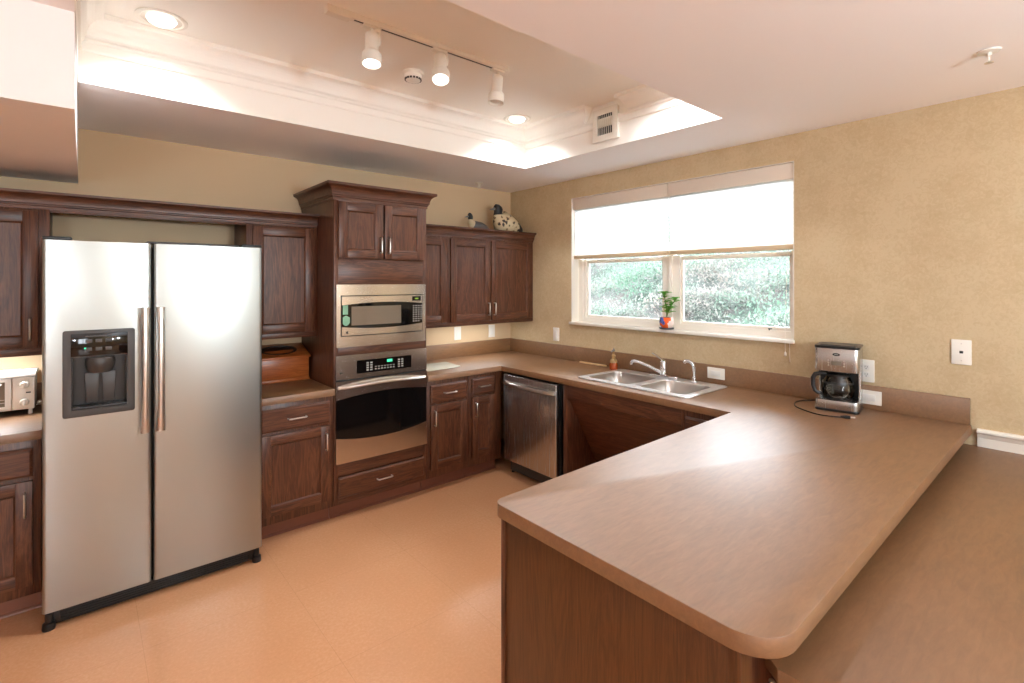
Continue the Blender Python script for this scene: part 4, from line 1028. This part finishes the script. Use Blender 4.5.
# vent grille
r = thing('air_vent', 'white square air grille on the tray\'s side wall facing the room', 'vent', (TX1, -1.71, 2.585))
vy0, vy1, vz0, vz1 = -1.812, -1.604, 2.476, 2.692
b = MB(); b.prism([(vy0, vz0), (vy1, vz0), (vy1, vz1), (vy0, vz1)], 'x', TX1-.034, TX1-.0275, holes=[[(vy0+.042, vz0+.042), (vy1-.042, vz0+.042), (vy1-.042, vz1-.042), (vy0+.042, vz1-.042)]], bv=.002)
b.prism([(vy0+.006, vz0+.006), (vy1-.006, vz0+.006), (vy1-.006, vz1-.006), (vy0+.006, vz1-.006)], 'x', TX1-.0275, TX1-.0045, holes=[[(vy0+.03, vz0+.03), (vy1-.03, vz0+.03), (vy1-.03, vz1-.03), (vy0+.03, vz1-.03)]]); build('frame', b, 'white_metal', r)
b = MB(); b.box(TX1-.008, TX1-.0045, vy0+.031, vy1-.031, vz0+.031, vz1-.031); build('back', b, 'charcoal', r)
b = MB(); n = 8
for k in range(n):
    y = vy0+.042+(vy1-vy0-.084)*(k+.5)/n
    b.prism([(TX1-.033, y-.006), (TX1-.0315, y-.0075), (TX1-.0125, y+.006), (TX1-.014, y+.0075)], 'z', vz0+.042, vz1-.042)
build('slats', b, 'white_metal', r)
# light strips under the wall cabinets
def strip(label, x0, x1, power):
    r = thing('under_cabinet_light', label, 'light strip', ((x0+x1)/2, -.2, UB+.0175))
    b = MB(); b.box(x0, x1, -.27, -.2, UB-.004, UB+.0175, .002); build('housing', b, 'white_metal', r)
    b = MB(); b.box(x0+.01, x1-.01, -.262, -.208, UB-.009, UB-.0045, .001); build('diffuser', b, 'tube', r)
    area('strip_lamp', ((x0+x1)/2, -.235, UB-.012), x1-x0-.04, .05, power)
strip('lit strip light under the wall cabinet above the toaster oven', -3.92, -3.42, 4.5)
strip('strip light under the corner wall cabinet shining on the switches', -.93, -.25, 1.6)

# ------------------------------------------------------------------ outside
def hz(x, y): return -.4+.33*x+.12*math.sin(x*1.3+y*.7)+.1*math.sin(y*1.9-x*.4)+.06*math.sin(3.1*x+2.3*y)
b = MB(); n, m_ = 44, 60
b.loft([[(.4+22*i/n, -15+36*j/m_, hz(.4+22*i/n, -15+36*j/m_)) for j in range(m_+1)] for i in range(n+1)], closed=False, caps=False)
struct('ground_hillside', b, 'hill', None, 180)
rnd = random.Random(3)
b = MB()
bmv = b.bm
def blade(p, d, w, L, mi):
    sd = Vector((-d.y, d.x, 0)); sd = sd.normalized()*w if sd.length > .01 else Vector((w, 0, 0))
    vs = [bmv.verts.new(p-sd*.3), bmv.verts.new(p+d*L*.5-sd), bmv.verts.new(p+d*L), bmv.verts.new(p+d*L*.5+sd)]
    bmv.faces.new(vs)
for c_ in range(700):
    cx = rnd.uniform(2.0, 13); cy = -3.84+(cx+3.24)*rnd.uniform(.3, 1.02); R = rnd.uniform(.25, .7)
    for k in range(120):
        a_, e_ = rnd.uniform(0, 2*PI), rnd.uniform(-.1, 1.4); q = R*rnd.uniform(.75, 1)
        p = Vector((cx+q*math.cos(a_)*math.cos(e_), cy+q*math.sin(a_)*math.cos(e_), hz(cx, cy)+q*.7*math.sin(e_)))
        d = Vector((rnd.uniform(-1, 1), rnd.uniform(-1, 1), rnd.uniform(-.2, 1))).normalized()
        blade(p, d, rnd.uniform(.008, .018), rnd.uniform(.045, .09), 0)
o = build('hillside_foliage', b, 'shrubs'); o['kind'] = 'stuff'; o['label'] = 'pale sunlit foliage covering the hillside outside the window'; o['category'] = 'foliage'

# ------------------------------------------------------------------ light
w = bpy.data.worlds.new('World'); bpy.context.scene.world = w; w.use_nodes = True
bg = w.node_tree.nodes['Background']; bg.inputs[0].default_value = (.86, .93, 1, 1); bg.inputs[1].default_value = 18
s = bpy.data.lights.new('sun', 'SUN'); s.energy = 8; s.angle = math.radians(2); s.color = (1, .95, .88)
so = bpy.data.objects.new('sun', s); C.objects.link(so)
so.rotation_euler = Vector((.62, -.25, -.75)).to_track_quat('-Z', 'Y').to_euler()
PZ = 1.62  # pendants added out of view to fill the ceiling and room with light
for x, y, pw, lab in ((-1.8, -5.3, 120, 'added fill pendant behind the camera nearest the window wall'), (-4.8, -5.2, 30, 'added unseen fill pendant left of the camera'),
                      (-1.9, -6.9, 120, 'added unseen fill pendant farthest behind the camera')):
    r = thing('fill_pendant', lab, 'lamp', (x, y, ZL), group='added fill pendants behind the camera')
    b = MB(); b.lathe([(.06, ZL-.0005), (.058, ZL-.02), (.012, ZL-.03)], (x, y, 0), 20); b.tube([(x, y, ZL-.03), (x, y, PZ-.05)], .004, 6); build('rod', b, 'white_metal', r)
    b = MB(); b.lathe([(.01, PZ-.13), (.08, PZ-.12), (.15, PZ-.08), (.18, PZ-.03), (.176, PZ-.03), (.147, PZ-.076), (.078, PZ-.114), (.01, PZ-.123)], (x, y, 0), 28); build('bowl', b, 'globe', r)
    l = bpy.data.lights.new('fill_bulb', 'POINT'); l.energy = pw; l.shadow_soft_size = .06; l.color = (.78, .91, 1)
    lo_ = bpy.data.objects.new('fill_bulb', l); C.objects.link(lo_); lo_.location = (x, y, PZ+.03)

# ------------------------------------------------------------------ camera
cam = bpy.data.cameras.new('camera'); co = bpy.data.objects.new('camera', cam); C.objects.link(co)
cam.sensor_width = 36; cam.lens = 505/1024*36; cam.shift_y = -60/1024; cam.clip_start = .02; cam.clip_end = 200
co.location = (-3.244, -3.8415, 1.55); co.rotation_euler = (PI/2, 0, math.radians(-40.35))
sc = bpy.context.scene; sc.camera = co
sc.view_settings.view_transform = 'Standard'; sc.view_settings.look = 'None'; sc.view_settings.gamma = 1; sc.view_settings.use_curve_mapping = False
sc.view_settings.exposure = .24
sc.cycles.max_bounces = 16; sc.cycles.diffuse_bounces = 12; sc.cycles.glossy_bounces = 5; sc.cycles.transparent_max_bounces = 12
sc.cycles.sample_clamp_indirect = 10; sc.cycles.use_denoising = True; sc.cycles.caustics_reflective = False; sc.cycles.caustics_refractive = False
